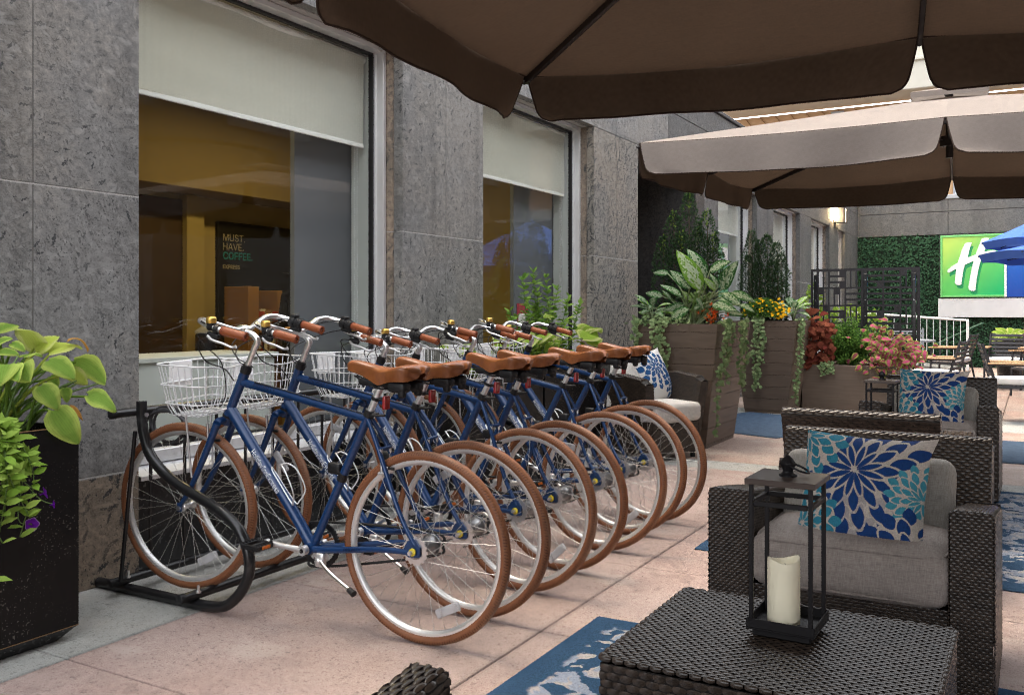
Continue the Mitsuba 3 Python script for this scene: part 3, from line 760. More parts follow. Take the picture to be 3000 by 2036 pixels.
st1 = [(690, 360), (740, 345), (800, 350), (770, 420), (735, 560), (695, 660), (665, 760), (650, 860), (635, 965), (620, 983), (590, 986), (550, 975), (530, 945), (540, 850), (555, 720), (590, 610), (640, 460)]
st2 = [(950, 300), (1000, 285), (1070, 290), (1040, 370), (1000, 470), (960, 560), (920, 680), (895, 780), (870, 920), (855, 1060), (830, 1076), (795, 1075), (755, 1055), (745, 1020), (765, 900), (800, 720), (840, 580), (900, 420)]
bar = [(413, 775), (420, 750), (480, 700), (560, 655), (660, 595), (830, 540), (960, 495), (1140, 470), (1180, 490), (1100, 530), (1020, 565), (830, 622), (700, 675), (560, 735), (430, 797)]
lg = unary_union([Polygon([(SX(a), SZ(b)) for a, b in q]).buffer(0) for q in (st1, st2, bar)]).buffer(.012).buffer(-.012)
RYm = np.array([[1, 0, 0], [0, 0, -1], [0, 1, 0.0]])          # (u, v, depth) -> (x, -y, z): on a wall that faces -y
part(S, 'emblem', extr(lg, .02, mat4(RYm, (0, yf - .0075, 0))), 'sign_white', smooth=False)
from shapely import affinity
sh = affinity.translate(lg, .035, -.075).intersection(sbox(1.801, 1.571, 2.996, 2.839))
part(S, 'emblem_print', extr(sh, .002, mat4(RYm, (0, yf - .0045, 0))), 'sign_green_shadow', smooth=False)  # drop shadow of the H, laid flat on the face in darker green
solo('vinyl_panel', M().b(1.71, 5.9, YB - .15, YB - .09, 1.09, 1.503, .006), 'vinyl_white', 'blank white panel mounted under the green sign', 'panel')
k = thing('ramp_railing', 'white metal ramp railing with thin bars before the far hedge', 'railing')
y = 21.1
def rz(x): return 1.03 + .075 * (2.36 - x)
part(k, 'end_post', M().b(2.33, 2.385, y - .027, y + .027, 0, 1.035, .004), 'white_metal')
part(k, 'top_rail', M().tube([(2.38, y, 1.03), (-.02, y, rz(-.02))], .024, 8), 'white_metal')
part(k, 'bottom_rail', M().tube([(2.34, y, .13), (-.02, y, .13 + .09 * 2.36)], .018, 8), 'white_metal')
for i in range(18):
    x = 2.225 - i * .128; part(k, 'bar', M().tube([(x, y, .13 + .09 * (2.36 - x)), (x, y, rz(x))], .0095, 6), 'white_metal')
ramp = M(); a = np.array([(-.02, .21, 21.15), (2.3, .0, 21.15), (2.3, 0, YB), (-.02, .21, YB)])
ramp.add([(p[0], p[2], p[1] + .002) for p in a], [[0, 1, 2, 3]]); ramp.add([(-.02, 21.15, .0), (2.3, 21.15, 0), (2.3, 21.15, .002), (-.02, 21.15, .212)], [[0, 1, 2, 3]])
solo('ramp', ramp, 'concrete_grey', kind='structure', smooth=False)
solo('handrail', M().tube(curve([(1.55, 21.75, .42), (2.0, 21.75, .66), (2.55, 21.75, .94), (2.62, 21.75, .955)], 4), .022, 8).tube([(1.7, 21.75, .5), (1.7, 22.3, .48)], .012, 6).tube([(2.45, 21.75, .88), (2.45, 22.3, .86)], .012, 6), 'rail_green', 'dark green sloping handrail in front of the hedge', 'handrail')
# lit wall lamp
k = thing('wall_lamp', 'lit bulkhead wall lamp on the granite near the far corner', 'lamp')
part(k, 'back_plate', M().b(.0015, .03, 19.42, 19.72, 3.03, 3.35, .006), 'slate_metal')
part(k, 'bracket', M().b(.031, .20, 19.50, 19.60, 3.02, 3.36, .01), 'slate_metal')
for (a, b, x1, L) in ((19.605, 19.86, .17, 9.0), (19.30, 19.495, .08, 4.5)):  # the dimmer second box is the lamp's reflection, built as a glowing part
    m = shape(M().b(.035, x1, a, b, 3.06, 3.32), 'white_metal'); m['emitter'] = {'type': 'area', 'radiance': {'type': 'rgb', 'value': [L, L * .72, L * .36]}}
    scene[uniq(k + '__lens')] = m
gd = M()
for z in (3.055, 3.325): gd.b(.03, .2, 19.60, 19.87, z - .012, z + .004)
part(k, 'guard', gd, 'slate_metal')
# building seen above the rear wall
U = thing('upper_building', 'peach building with grey windows and a cream roof edge beyond the rear wall', 'building')
part(U, 'wall', M().b(-6, 22, 26.0, 26.6, 3.2, 6.72), 'peach_wall')
for i in range(46):
    x0 = -4.0 + i * .42
    if x0 < 3.2: part(U, 'board', M().box((x0, 25.985, 5.6), (.022, .03, 2.8), .004, rot((0, 1, 0), -38)), 'tan_board')
for x in (-1.25, .1, 1.75, 2.6):
    w = part(U, 'window', M().b(x, x + .34, 25.93, 25.97, 3.3, 6.65, .006), 'grey_metal'); part(w, 'pane', M().b(x + .06, x + .28, 25.915, 25.929, 3.4, 6.55), 'aluminium')
part(U, 'roof_edge', M().b(-6, 22, 24.9, 26.2, 6.8, 7.52, .02), 'cream_paint')
part(U, 'roof_edge', M().b(-6, 22, 25.0, 26.2, 7.56, 8.1, .02), 'cream_paint')
part(U, 'gutter', M().b(-6, 22, 24.82, 24.9, 7.50, 7.58, .01), 'cream_paint')
part(U, 'balcony', M().b(3.3, 22, 25.5, 25.98, 4.15, 4.42, .01), 'cream_paint')
# unseen building added across the courtyard to darken the reflections in the glass
O = thing('opposite_building', 'added unseen building across the courtyard, darkening the reflections in the window glass', 'building')
part(O, 'wall', M().b(10.2, 11.0, -14, 40, 0, 9.0), 'facade_dark')
for i in range(12):
    part(O, 'window', M().b(10.16, 10.199, -12 + i * 4.2, -9.6 + i * 4.2, 1.0, 3.2), 'room_grey'); part(O, 'window', M().b(10.16, 10.199, -12 + i * 4.2, -9.6 + i * 4.2, 5.0, 7.4), 'room_grey')
# ================================================================== bicycle rack
K = thing('bike_rack', 'black tubular steel bicycle rack holding the row of blue bicycles', 'rack')
prof = [(-.0, .0220), (.30, .0220), (.56, .0220), (.68, .0245), (.78, .042), (.855, .10), (.90, .17), (.908, .235), (.888, .30), (.838, .362), (.745, .414), (.616, .458), (.492, .500), (.40, .548), (.33, .61), (.295, .69), (.282, .76), (.28, .825)]
c = curve([(x, 0, z) for x, z in prof], 6)
for y in (2.58, 5.22):
    part(K, 'end_frame', M().tube(c + np.array([0, y, 0]), .0215, 16), 'black_steel')
    part(K, 'bolt', M().lathe(split((0, .0), (.009, .0), (.009, .012), (.0, .012)), 6, (.312, y - .004, .77), (1, -.3, 0)), 'silver')
for (x, z, r) in ((.19, .772, .0195), (.182, .060, .0185), (.61, .060, .0195)):
    part(K, 'rail', M().tube([(x, 2.50, z), (x, 5.36, z)], r, 16), 'black_steel')
    part(K, 'end_cap', M().lathe([(0, 0), (r * .8, .002), (r * 1.08, .005), (r * 1.08, .025)], 16, (x, 2.493, z), (0, 1, 0)), 'black_plastic')
for (x) in (.182, .61):
    m = M().lathe(split((0, 0), (.011, 0), (.011, .008), (.006, .008), (.006, .03), (0, .03)), 6, (x + .02, 2.575, .071)); part(K, 'bolt', m, 'silver')
ybars = []
for i in range(15):
    ybars.append(2.70 + i * .185)
for i, y in enumerate(ybars):
    part(K, 'upright_bar', M().tube([(.185, y, .06), (.190, y, .77)], .0075, 8), 'black_steel')
part(K, 'upright_bar', M().tube([(.205, 2.535, .065), (.265, 2.56, .70)], .0085, 8), 'black_steel')
kc = thing('cable_lock', 'coiled grey steel cable lock hanging on the rack over the first front wheel', 'lock')
ang = np.linspace(0, 2 * PI * 3.3, 120)
part(kc, 'cable', M().tube(np.stack([.34 + .115 * np.cos(ang) + .012 * np.sin(ang * .31), 2.66 + .02 * np.sin(ang * .5), .715 + .075 * np.sin(ang) + .008 * np.cos(ang * .4)], 1), .0065, 8), proc and 'slate_metal')
part(kc, 'lock_head', M().tube([(.43, 2.66, .70), (.50, 2.665, .675)], .014, 10), 'black_plastic')

# ================================================================== bicycles
# bike frame: x forward, y to the rider's left, z up, origin under the rear axle
HT, HB = np.array([.876, 0, .92]), np.array([.955, 0, .743])
AXs = (HT - HB) / np.linalg.norm(HT - HB)
RH, FH, BBp = np.array([0, 0, .349]), np.array([1.158, 0, .349]), np.array([.50, 0, .274])
SC = np.array([.258, 0, .82])
TPL = []          # (group path, dict, turns with the fork)
def bp_(path, m, mat, steer=False, smooth=True): TPL.append((path, shape(m, mat, smooth), steer))
def lerp(a, b, t): return np.asarray(a, float) * (1 - t) + np.asarray(b, float) * t

f = M()
f.tube([HB - AXs * .004, HT + AXs * .004], .0185, 16)
for z in (0, 1): f.tube([lerp(HB, HT, .03 + z * .86), lerp(HB, HT, .11 + z * .86)], .0205, 16)
tt = curve([lerp(HB, HT, .80), (.68, 0, .856), (.46, 0, .822), SC + np.array([.012, 0, -.028])], 8)
f.tube(tt, .0165, 14, False)
dtp = curve([lerp(HB, HT, .16), (.80, 0, .612), (.62, 0, .418), BBp], 8)
f.tube(dtp, .0225, 16, False)
f.tube([BBp, SC], .0165, 14)
for s in (-1, 1):
    f.tube(curve([SC + np.array([0, .012 * s, -.03]), (.20, .030 * s, .70), (.08, .052 * s, .475), (-.0, .066 * s, .37)], 6), .0088, 10)
    f.tube(curve([BBp + np.array([-.02, .022 * s, 0]), (.36, .036 * s, .292), (.16, .060 * s, .33), (.015, .068 * s, .343)], 6), np.linspace(.0135, .0095, 19), 10)
    dp = Polygon([(-.022, .335), (.02, .330), (.045, .342), (.025, .380), (-.0, .388), (-.02, .365)]).buffer(.004)
    f.tm(trimesh.creation.extrude_polygon(dp, .008, engine='earcut'), mat4(RYm, (0, .068 * s + .004, 0)))
f.tube([(.185, -.035, .69), (.185, .035, .69)], .007, 8); f.tube([(.36, -.036, .292), (.36, .036, .292)], .007, 8)
f.tube([BBp + np.array([0, -.036, 0]), BBp + np.array([0, .036, 0])], .0215, 16)
bp_('frame', f, 'navy_paint')
def tube_text(s, h, path, t0, r, side, mat, bold, up=.0, flip=False, ys=1.0):
    """Lettering wrapped on a frame tube, on the rider's left (+1) or right (-1), starting at path parameter t0."""
    t = meshkit.text_mesh(s, h, .0006, bold)
    v, fc = trimesh.remesh.subdivide_to_size(t.vertices, t.faces, h * .22)
    path = np.asarray(path); seg = np.linalg.norm(np.diff(path, axis=0), axis=1); L = np.concatenate([[0], np.cumsum(seg)])
    if flip: path = path[::-1]; L = (L[-1] - L)[::-1]
    l = L[-1] * t0 + v[:, 0]
    P = np.stack([np.interp(l, L, path[:, k]) for k in range(3)], 1)
    i = np.clip(np.searchsorted(L, l) - 1, 0, len(path) - 2)
    d = (path[i + 1] - path[i]); d /= np.linalg.norm(d, axis=1, keepdims=True)
    y = np.array([0, 1.0, 0]) * side
    u = np.cross(y, d) * 1.0
    a = ys * (v[:, 1] - h * .36) / r + up
    Pn = P + (r + .0003 + v[:, 2])[:, None] * (np.cos(a)[:, None] * y + np.sin(a)[:, None] * u)
    return M().add(Pn, fc)
for s in (1, -1):
    bp_('frame__lettering', tube_text('HolidayInnExpress', .0168, dtp, .31, .0225, s, 'text_white', False, ys=1.35), 'text_white', smooth=False)
    bp_('frame__maker_lettering', tube_text('PRIORITY', .017, tt, .12, .0165, s, 'navy_print', True, .35), 'navy_print', smooth=False)
    bp_('frame__maker_lettering', tube_text('PRIORITY', .013, np.array([(.36, .036 * s, .2925), (.16, .060 * s, .331), (.02, .068 * s, .343)]), .12, .0124, s, 'navy_print', True), 'navy_print', smooth=False)
hs = M()
for (t, r, h) in ((1.02, .0215, .0105), (1.07, .0225, .012), (1.13, .019, .014)):
    p = lerp(HB, HT, t); hs.tube([p, p + AXs * h], r, 16)
bp_('headset', hs, 'black_plastic', True)
bp_('headset', M().tube([lerp(HB, HT, -.03), lerp(HB, HT, -.03) + AXs * .008], .0225, 16), 'black_plastic', True)

def wheel(c, steer, name, hubw, hubr):
    th = None
    v, fc, uv = lathe([(.349 + .0, 0)] * 1 + [(.349, 0)], 8)
    a = np.linspace(0, 2 * PI, 15)[:-1]
    n = 120
    tr = M()
    ph = np.arange(n + 1) * 2 * PI / n
    k = np.linspace(-2.5, 2.5, 13)
    r = .3305 + .0185 * np.cos(k); w = .0195 * np.sin(k)
    V = np.stack([r[None] * np.cos(ph)[:, None], np.broadcast_to(w, (n + 1, 13)), r[None] * np.sin(ph)[:, None]], -1).reshape(-1, 3) + c
    UV = np.stack([np.repeat(ph / (2 * PI), 13), np.tile(np.linspace(0, 1, 13), n + 1)], 1)
    tr.add(V, grid(n + 1, 13)[:, ::-1], UV)
    bp_(name + '__tyre', tr, 'tire_gum', steer)
    rp = [(.3245, .0115), (.3200, .0125), (.3075, .0118), None, (.3075, .0118), (.2985, .0065), (.2965, 0), (.2985, -.0065), (.3075, -.0118), None, (.3075, -.0118), (.3200, -.0125), (.3245, -.0115)]
    m = M().lathe(rp, 96, c, (0, 1, 0)); bp_(name + '__rim', m, 'rim_metal', steer)
    hb = M().lathe([(.005, -hubw - .018), (.0075, -hubw - .012), (.0075, -hubw), None, (.009, -hubw), (hubr * 1.0, -hubw + .002), (hubr, -hubw + .006), (hubr * .62, -hubw + .012), (hubr * .58, 0), (hubr * .62, hubw - .012), (hubr, hubw - .006), (hubr, hubw - .002), (.009, hubw), None, (.0075, hubw), (.0075, hubw + .012), (.005, hubw + .018)], 20, c, (0, 1, 0))
    for s in (-1, 1): hb.lathe(split((0, 0), (.010, 0), (.010, .009), (.0, .009)), 6, c + np.array([0, s * (hubw + .012), 0]), (0, s, 0))
    bp_(name + '__hub', hb, 'silver', steer)
    sp = M()
    for i in range(36):
        s = 1 if i % 2 else -1
        ra = i * 2 * PI / 36
        ha = ra + (1 if (i // 2) % 2 else -1) * 1.15
        p = np.array([hubr * .9 * math.cos(ha), s * (hubw - .004), hubr * .9 * math.sin(ha)]); q = np.array([.2985 * math.cos(ra), s * .003, .2985 * math.sin(ra)])
        sp.tube(np.array([p, q]) + c, .00105, 4, False)
        sp.tube(np.array([lerp(p, q, .955), q]) + c, .0019, 4, False)
    bp_(name + '__spokes', sp, 'spoke_steel', steer)
    rf = M(); an = -2.05
    u, t = np.array([math.cos(an), 0, math.sin(an)]), np.array([-math.sin(an), 0, math.cos(an)])
    v0, f0 = rbox((.105, .014, .034), .0065, 3)
    rf.add(v0 @ np.stack([t, [0, 1, 0], u]) + c + u * .235, f0)
    bp_(name + '__reflector', rf, 'clear_lens', steer)
wheel(RH, False, 'rear_wheel', .052, .040)
wheel(FH, True, 'front_wheel', .036, .019)
# internally geared hub shell, brake and belt cog
gh = M().lathe([(.018, -.056), (.034, -.054), (.040, -.044), (.034, -.034), (.030, 0), (.034, .034), (.040, .042), (.038, .048), (.022, .054), (.016, .060)], 24, RH, (0, 1, 0))
bp_('gear_hub', gh, 'hub_steel')
ck = M().lathe(split((.030, .0), (.047, .0), (.047, .004), (.030, .004)), 24, RH + np.array([0, .060, 0]), (0, 1, 0))
for i in range(16):
    a = i * PI / 8; ck.box(RH + np.array([.047 * math.cos(a), .062, .047 * math.sin(a)]), (.010, .004, .010), 0, rot((0, 1, 0), -math.degrees(a)))
bp_('gear_hub__cog', ck, 'silver')
bp_('axle_nut', M().lathe(split((0, 0), (.014, 0), (.014, .007), (.0, .007)), 10, RH + np.array([-.0, .078, 0]), (0, 1, 0)), 'yellow_plastic')
bp_('axle_nut', M().lathe(split((0, 0), (.008, 0), (.008, .018), (.0, .018)), 6, RH + np.array([0, .086, 0]), (0, 1, 0)), 'silver')
fk = M()
cr = HB - AXs * .028
fk.tube([HB - AXs * .004, cr - AXs * .01], .0185, 14)
fk.tube([cr + np.array([0, -.055, 0]), cr + np.array([0, -.04, .008]), cr + np.array([0, .04, .008]), cr + np.array([0, .055, 0])], .0165, 12)
for s in (-1, 1):
    fk.tube(curve([cr + np.array([.0, .054 * s, .0]), lerp(cr, FH, .35) + np.array([-.012, .056 * s, 0]), lerp(cr, FH, .75) + np.array([-.014, .053 * s, 0]), FH + np.array([-.004, .047 * s, .012])], 7), np.linspace(.0155, .0085, 22), 12)
    fk.box(FH + np.array([0, .047 * s, .004]), (.024, .006, .036), .002)
bp_('fork', fk, 'navy_paint', True)
# seat post, clamp, saddle
sd = (SC - BBp) / np.linalg.norm(SC - BBp)
stp = SC + sd * .135
bp_('seat_post', M().tube([SC - sd * .02, stp], .0135, 16), 'satin_silver')
sm = M().box(stp + np.array([0, 0, .0]), (.05, .036, .022), .006); sm.tube([stp + np.array([0, -.026, .004]), stp + np.array([0, .026, .004])], .010, 10)
bp_('seat_post__clamp', sm, 'satin_silver')
cl_ = M().tube([SC - sd * .022, SC + sd * .004], .0205, 16); cl_.tube([SC + np.array([-.02, -.02, -.01]), SC + np.array([-.02, .02, -.01])], .007, 8)
cl_.tube(curve([SC + np.array([-.028, .02, -.008]), SC + np.array([-.035, .028, -.01]), SC + np.array([-.08, .022, -.006])], 4), .005, 8)
bp_('seat_clamp', cl_, 'black_plastic')
xs_ = np.array([.365, .36, .345, .315, .28, .245, .215, .185, .155, .125, .10, .078, .060, .050, .046])
wd = np.array([.004, .014, .020, .024, .026, .029, .038, .054, .072, .084, .089, .087, .076, .052, .02])
zt = np.array([.985, .999, 1.007, 1.008, 1.003, .997, .992, .990, .992, .998, 1.004, 1.006, 1.002, .992, .975])
zb = np.array([.976, .969, .965, .960, .950, .936, .926, .927, .936, .943, .947, .949, .952, .956, .962])
th = np.linspace(-1, 1, 21)
sv, scv = [], []
for x, w, t, b in zip(xs_, wd, zt, zb):
    for q in th:
        y = w * np.sign(q) * (min(1, abs(q) * 1.45) ** .9)
        rr = max(0, abs(q) - .45) / .55
        z = t - .010 * min(1, abs(q) * 1.5) ** 2 - (t - b - .010) * rr ** 1.25
        if rr > 0: y = w * np.sign(q) * (1 - .10 * rr ** 2)
        lobe = max(0, (.13 - x) / .085)
        z += .010 * lobe * (math.sin(min(1, abs(q) * 1.5) * PI) - .45) if x < .13 else 0
        x2 = x - .014 * lobe * math.sin(min(1, abs(q) * 1.35) * PI)
        sv.append((x2, y, z))
sa = M(); n1, n2 = len(xs_), len(th)
fine = np.array(sv).reshape(n1, n2, 3)
from scipy.interpolate import make_interp_spline
tt_ = np.linspace(0, 1, n1); fine = make_interp_spline(tt_, fine, k=3)(np.linspace(0, 1, 44))
sa.add(fine.reshape(-1, 3), grid(44, n2))
bp_('saddle', sa, 'leather_tan')
un = M()
for s in (-1, 1):
    v0, f0 = rbox((.075, .055, .04), .014, 3); un.add(v0 + np.array([.105, .045 * s, .925]), f0)
    v0, f0 = rbox((.03, .03, .05), .012, 3); un.add(v0 + np.array([.085, .055 * s, .912]), f0)
v0, f0 = rbox((.20, .05, .03), .010, 3); un.add(v0 + np.array([.20, 0, .93]), f0)
bp_('saddle__base', un, 'black_plastic')
rl = M()
for s in (-1, 1): rl.tube(curve([(.33, .008 * s, .950), (.27, .018 * s, .925), (.22, .022 * s, .912), (.16, .022 * s, .912), (.10, .035 * s, .93)], 6), .0036, 8)
bp_('saddle__rail', rl, 'black_steel')
rp = SC + sd * .055
rr_ = M().tube([rp - sd * .006, rp + sd * .006], .017, 14); rr_.tube([rp, rp + np.array([-.035, 0, -.004])], .006, 8)
bp_('rear_reflector', rr_, 'black_plastic')
v0, f0 = rbox((.016, .036, .052), .006, 3); bp_('rear_reflector__lens', M().add(v0 + rp + np.array([-.047, 0, -.012]), f0), 'red_lens')
# stem, bar, grips
qa = HT + AXs * .09; clampP = np.array([.905, 0, 1.058])
bend = HT + AXs * .105
stem = M().tube([HT, HT + AXs * .10], .0118, 14)
stem.tube(curve([HT + AXs * .075, bend, bend + np.array([.02, 0, .022]), lerp(bend, clampP, .8), clampP], 5), [.0135] * 6 + list(np.linspace(.0135, .0105, 15)), 14)
stem.tube([clampP + np.array([0, -.019, 0]), clampP + np.array([0, .019, 0])], .0185, 16)
stem.lathe(split((0, 0), (.006, 0), (.006, .004), (0, .004)), 6, bend + AXs * .012, AXs)
bp_('stem', stem, 'silver', True)
hb_ = []
for s in (-1, 1):
    hb_.append([(.905, .0, 1.058), (.908, .05 * s, 1.060), (.925, .12 * s, 1.080), (.935, .19 * s, 1.100), (.915, .24 * s, 1.102), (.86, .262 * s, 1.088), (.798, .262 * s, 1.071), (.70, .2525 * s, 1.052)])
bp_('handlebar', M().tube(np.vstack([curve(hb_[0], 6)[::-1], curve(hb_[1], 6)[1:]]), .0112, 12), 'silver', True)
for s in (1, -1):
    gi, go = np.array([.798, .262 * s, 1.071]), np.array([.695, .252 * s, 1.051])
    gd_ = go - gi; gl = np.linalg.norm(gd_); gd_ /= gl
    r0 = .0165
    gm = M().lathe([(.0115, 0), (r0 - .001, .0), (r0, .004), (r0 * 1.02, gl * .5), (r0, gl - .006), (r0 - .001, gl), None, (r0 - .001, gl), (.0075, gl), None, (.0075, gl), (.007, gl - .01), (0, gl - .01)], 20, gi, gd_)
    bp_('grip', gm, 'grip_leather', True)
    st_ = M()
    Fz = frame_z(gd_)
    for e in (.004, gl - .005):
        for i in range(14):
            a = i * 2 * PI / 14
            p = gi + gd_ * e + Fz[:, 0] * r0 * 1.02 * math.cos(a) + Fz[:, 1] * r0 * 1.02 * math.sin(a)
            q = gi + gd_ * (e + .007) + Fz[:, 0] * r0 * 1.02 * math.cos(a + .35) + Fz[:, 1] * r0 * 1.02 * math.sin(a + .35)
            st_.tube([p, q], .0016, 5)
    bp_('grip__stitching', st_, 'stitch', True)
    # brake lever
    lv0 = gi - gd_ * .022
    bm = M().tube([lv0 - gd_ * .008, lv0 + gd_ * .008], .0165, 14)
    v0, f0 = rbox((.052, .018, .022), .007, 3); bm.add(v0 @ rot((0, 1, 0), -12).T + lv0 + np.array([.015, -.022 * s * 0, -.024]), f0)
    bp_('brake_lever', bm, 'black_plastic', True)
    lm = M().tube(curve([lv0 + np.array([.035, .006 * s, -.026]), lv0 + np.array([.01, .014 * s, -.040]), lv0 + np.array([-.04, .012 * s, -.052]), lv0 + np.array([-.075, .006 * s, -.064]), lv0 + np.array([-.092, .004 * s, -.060])], 5), np.concatenate([np.linspace(.0065, .0050, 16), np.linspace(.0050, .0068, 5)]), 8)
    bp_('brake_lever__blade', lm, 'satin_silver', True)
# bell on the left, twist shifter on the right
bl = np.array([.845, .262, 1.083])
bp_('bell', M().lathe([(.0, .010), (.008, .010), None, (.0185, .014), (.0195, .017), (.0195, .030), (.017, .036), (.008, .0385), (0, .039)], 20, bl, (0, .05, 1)), 'brass', True)
bp_('bell__mount', M().tube([bl + np.array([-.012, 0, 0]), bl + np.array([.012, 0, 0])], .015, 12).lathe([(.016, .004), (.018, .010), (.018, .0135), (0, .0135)], 14, bl).tube([bl + np.array([.02, .012, .012]), bl + np.array([.034, .02, .02])], .004, 6), 'black_plastic', True)
gi = np.array([.798, -.262, 1.071]); gd_ = np.array([.103, -.010, .020]); gd_ /= np.linalg.norm(gd_)
sf = M().lathe([(.012, 0), (.0205, .001), (.0215, .006), (.020, .020), (.0215, .036), None, (.0245, .037), (.026, .043), (.026, .058), (.0235, .064), (.012, .066)], 22, gi, gd_)
v0, f0 = rbox((.030, .036, .018), .008, 4); sf.add(v0 + gi + gd_ * .045 + np.array([0, 0, .026]), f0)
bp_('twist_shifter', sf, 'black_plastic', True)
kn = M(); Fz = frame_z(gd_)
for i in range(16):
    for e in range(3):
        a = (i + .5 * (e % 2)) * 2 * PI / 16
        kn.box(gi + gd_ * (.009 + e * .008) + (Fz[:, 0] * math.cos(a) + Fz[:, 1] * math.sin(a)) * .021, (.004, .004, .004), .001)
bp_('twist_shifter__knurl', kn, 'black_rubber', True)
# cables
for pts in ([(.835, .27, 1.055), (.92, .25, 1.05), (.985, .12, .99), (.985, .03, .92), (.975, .012, .80), (1.0, .02, .735)],
            [(.835, -.27, 1.055), (.94, -.24, 1.03), (.985, -.08, .98), (.94, -.022, .925), (.86, -.012, .905)],
            [(.85, -.26, 1.095), (.95, -.2, 1.075), (.99, -.05, 1.0), (.95, -.024, .94), (.88, -.016, .915)],
            [(.842, .262, 1.05), (.90, .27, 1.02), (.955, .16, .94), (.955, .05, .90), (.93, .02, .85)]):
    bp_('cable', M().tube(curve(pts, 7), .0024, 6), 'black_rubber', True)
tc = tt + np.array([0, .012, .0165]); bp_('frame_cable', M().tube(np.vstack([tc[3:], [[.235, .02, .77], [.205, .022, .735], [.19, .018, .715]]]), .0024, 6), 'black_rubber')
# basket
def wire_loop(zc, x0, x1, y0, y1, r, wr, dip=0):
    pts = []
    for (cx, cy, a0) in ((x1 - r, y1 - r, 0), (x0 + r, y1 - r, 90), (x0 + r, y0 + r, 180), (x1 - r, y0 + r, 270)):
        for a in np.linspace(a0, a0 + 90, 5):
            pts.append((cx + r * math.cos(math.radians(a)), cy + r * math.sin(math.radians(a)), zc))
    pts = np.array(pts); P = []
    for i in range(len(pts)):
        p, q = pts[i], pts[(i + 1) % len(pts)]
        k = max(1, int(np.linalg.norm(q - p) / .035))
        for j in range(k): P.append(p + (q - p) * j / k)
    P = np.array(P)
    if dip: P[:, 2] -= dip * np.cos((P[:, 1]) / y1 * PI * .5) ** 2 * (P[:, 0] < (x0 + x1) / 2) - dip * .4
    return P
bk = M(); lev = [(.948, .958, 1.185, .180), (.870, .966, 1.176, .168), (.795, .975, 1.165, .155)]
for i, (z, x0, x1, hy) in enumerate(lev): bk.tube(wire_loop(z, x0, x1, -hy, hy, .045, 0, .016 if i == 0 else .008), .0033 if i == 0 else .0027, 7, closed=True)
def bk_at(t, s, e):     # t along that side, level fraction e from the top
    z = lerp(.948, .757, e)
    x0, x1, hy = lerp(.958, .985, e), lerp(1.185, 1.155, e), lerp(.180, .140, e)
    return {'f': np.array([x1, hy * t, z]), 'b': np.array([x0, hy * t, z]), 'l': np.array([lerp(x0, x1, .5 + .5 * t), hy, z]), 'r': np.array([lerp(x0, x1, .5 + .5 * t), -hy, z])}[s]
for t in np.linspace(-.72, .72, 7):
    P = [bk_at(t, 'f', 0), bk_at(t, 'f', .85), bk_at(t, 'f', 1) + np.array([-.02, 0, -.006])]; Q = [bk_at(t, 'b', 1) + np.array([.02, 0, -.006]), bk_at(t, 'b', .85), bk_at(t, 'b', 0)]
    bk.tube(np.array(P + Q), .0021, 6)
for t in np.linspace(-.70, .70, 6):
    P = [bk_at(t, 'l', 0), bk_at(t, 'l', .85), bk_at(t, 'l', 1) + np.array([0, -.02, -.010])]; Q = [bk_at(t, 'r', 1) + np.array([0, .02, -.010]), bk_at(t, 'r', .85), bk_at(t, 'r', 0)]
    bk.tube(np.array(P + Q), .0021, 6)
bp_('basket', bk, 'white_wire', True)
pl = extr(sbox(-.062, -.045, .062, .045).buffer(.006).difference(unary_union([Polygon([(cx + .0045 * math.cos(a), cy + .0045 * math.sin(a)) for a in np.linspace(0, 2 * PI, 10)[:-1]]) for cx in (-.045, .045) for cy in (-.03, .03)])), .002, mat4(np.array([[0, 0, 1], [1, 0, 0], [0, 1, 0.0]]), (1.180, .02, .902)))
bp_('basket__plate', pl, 'sign_white', True, False)
for s in (-1, 1):
    sx = M().tube(curve([(1.10, .085 * s, .752), (1.105, .075 * s, .735), lerp(cr, FH, .62) + np.array([-.004, .066 * s, 0])], 5), .0045, 8)
    bp_('basket__strut', sx, 'satin_silver', True)
bp_('basket__bracket', M().box((.965, 0, .790), (.06, .03, .004), .001).tube([(.945, -.02, .775), (1.0, -.05, .758), (1.14, -.06, .750)], .004, 6).tube([(.945, .02, .775), (1.0, .05, .758), (1.14, .06, .750)], .004, 6), 'satin_silver', True)
# brakes
def vbrake(c, back, steer, name):
    m = M()
    for s in (-1, 1):
        b0 = c + np.array([back * .02, .033 * s, -.035]); b1 = c + np.array([back * .028, .030 * s, .055])
        m.tube([b0, b1], .0055, 8); m.tube([b0 + np.array([-back * .01, 0, 0]), b0 + np.array([back * .012, 0, 0])], .008, 8)
        m.tube([c + np.array([0, .022 * s, -.012]), c + np.array([back * .022, .034 * s, -.012])], .005, 6)
    m.tube([c + np.array([back * .028, -.045, .052]), c + np.array([back * .028, .04, .054])], .0025, 6)
    bp_(name, m, 'silver', steer)
    for s in (-1, 1): bp_(name + '__pad', M().box(c + np.array([0, .0185 * s, -.014]), (.05, .009, .011), .002), 'black_rubber', steer)
vbrake(np.array([1.005, 0, .655]), 1.0, True, 'front_brake')
vbrake(np.array([.155, 0, .635]), 1.0, False, 'rear_brake')
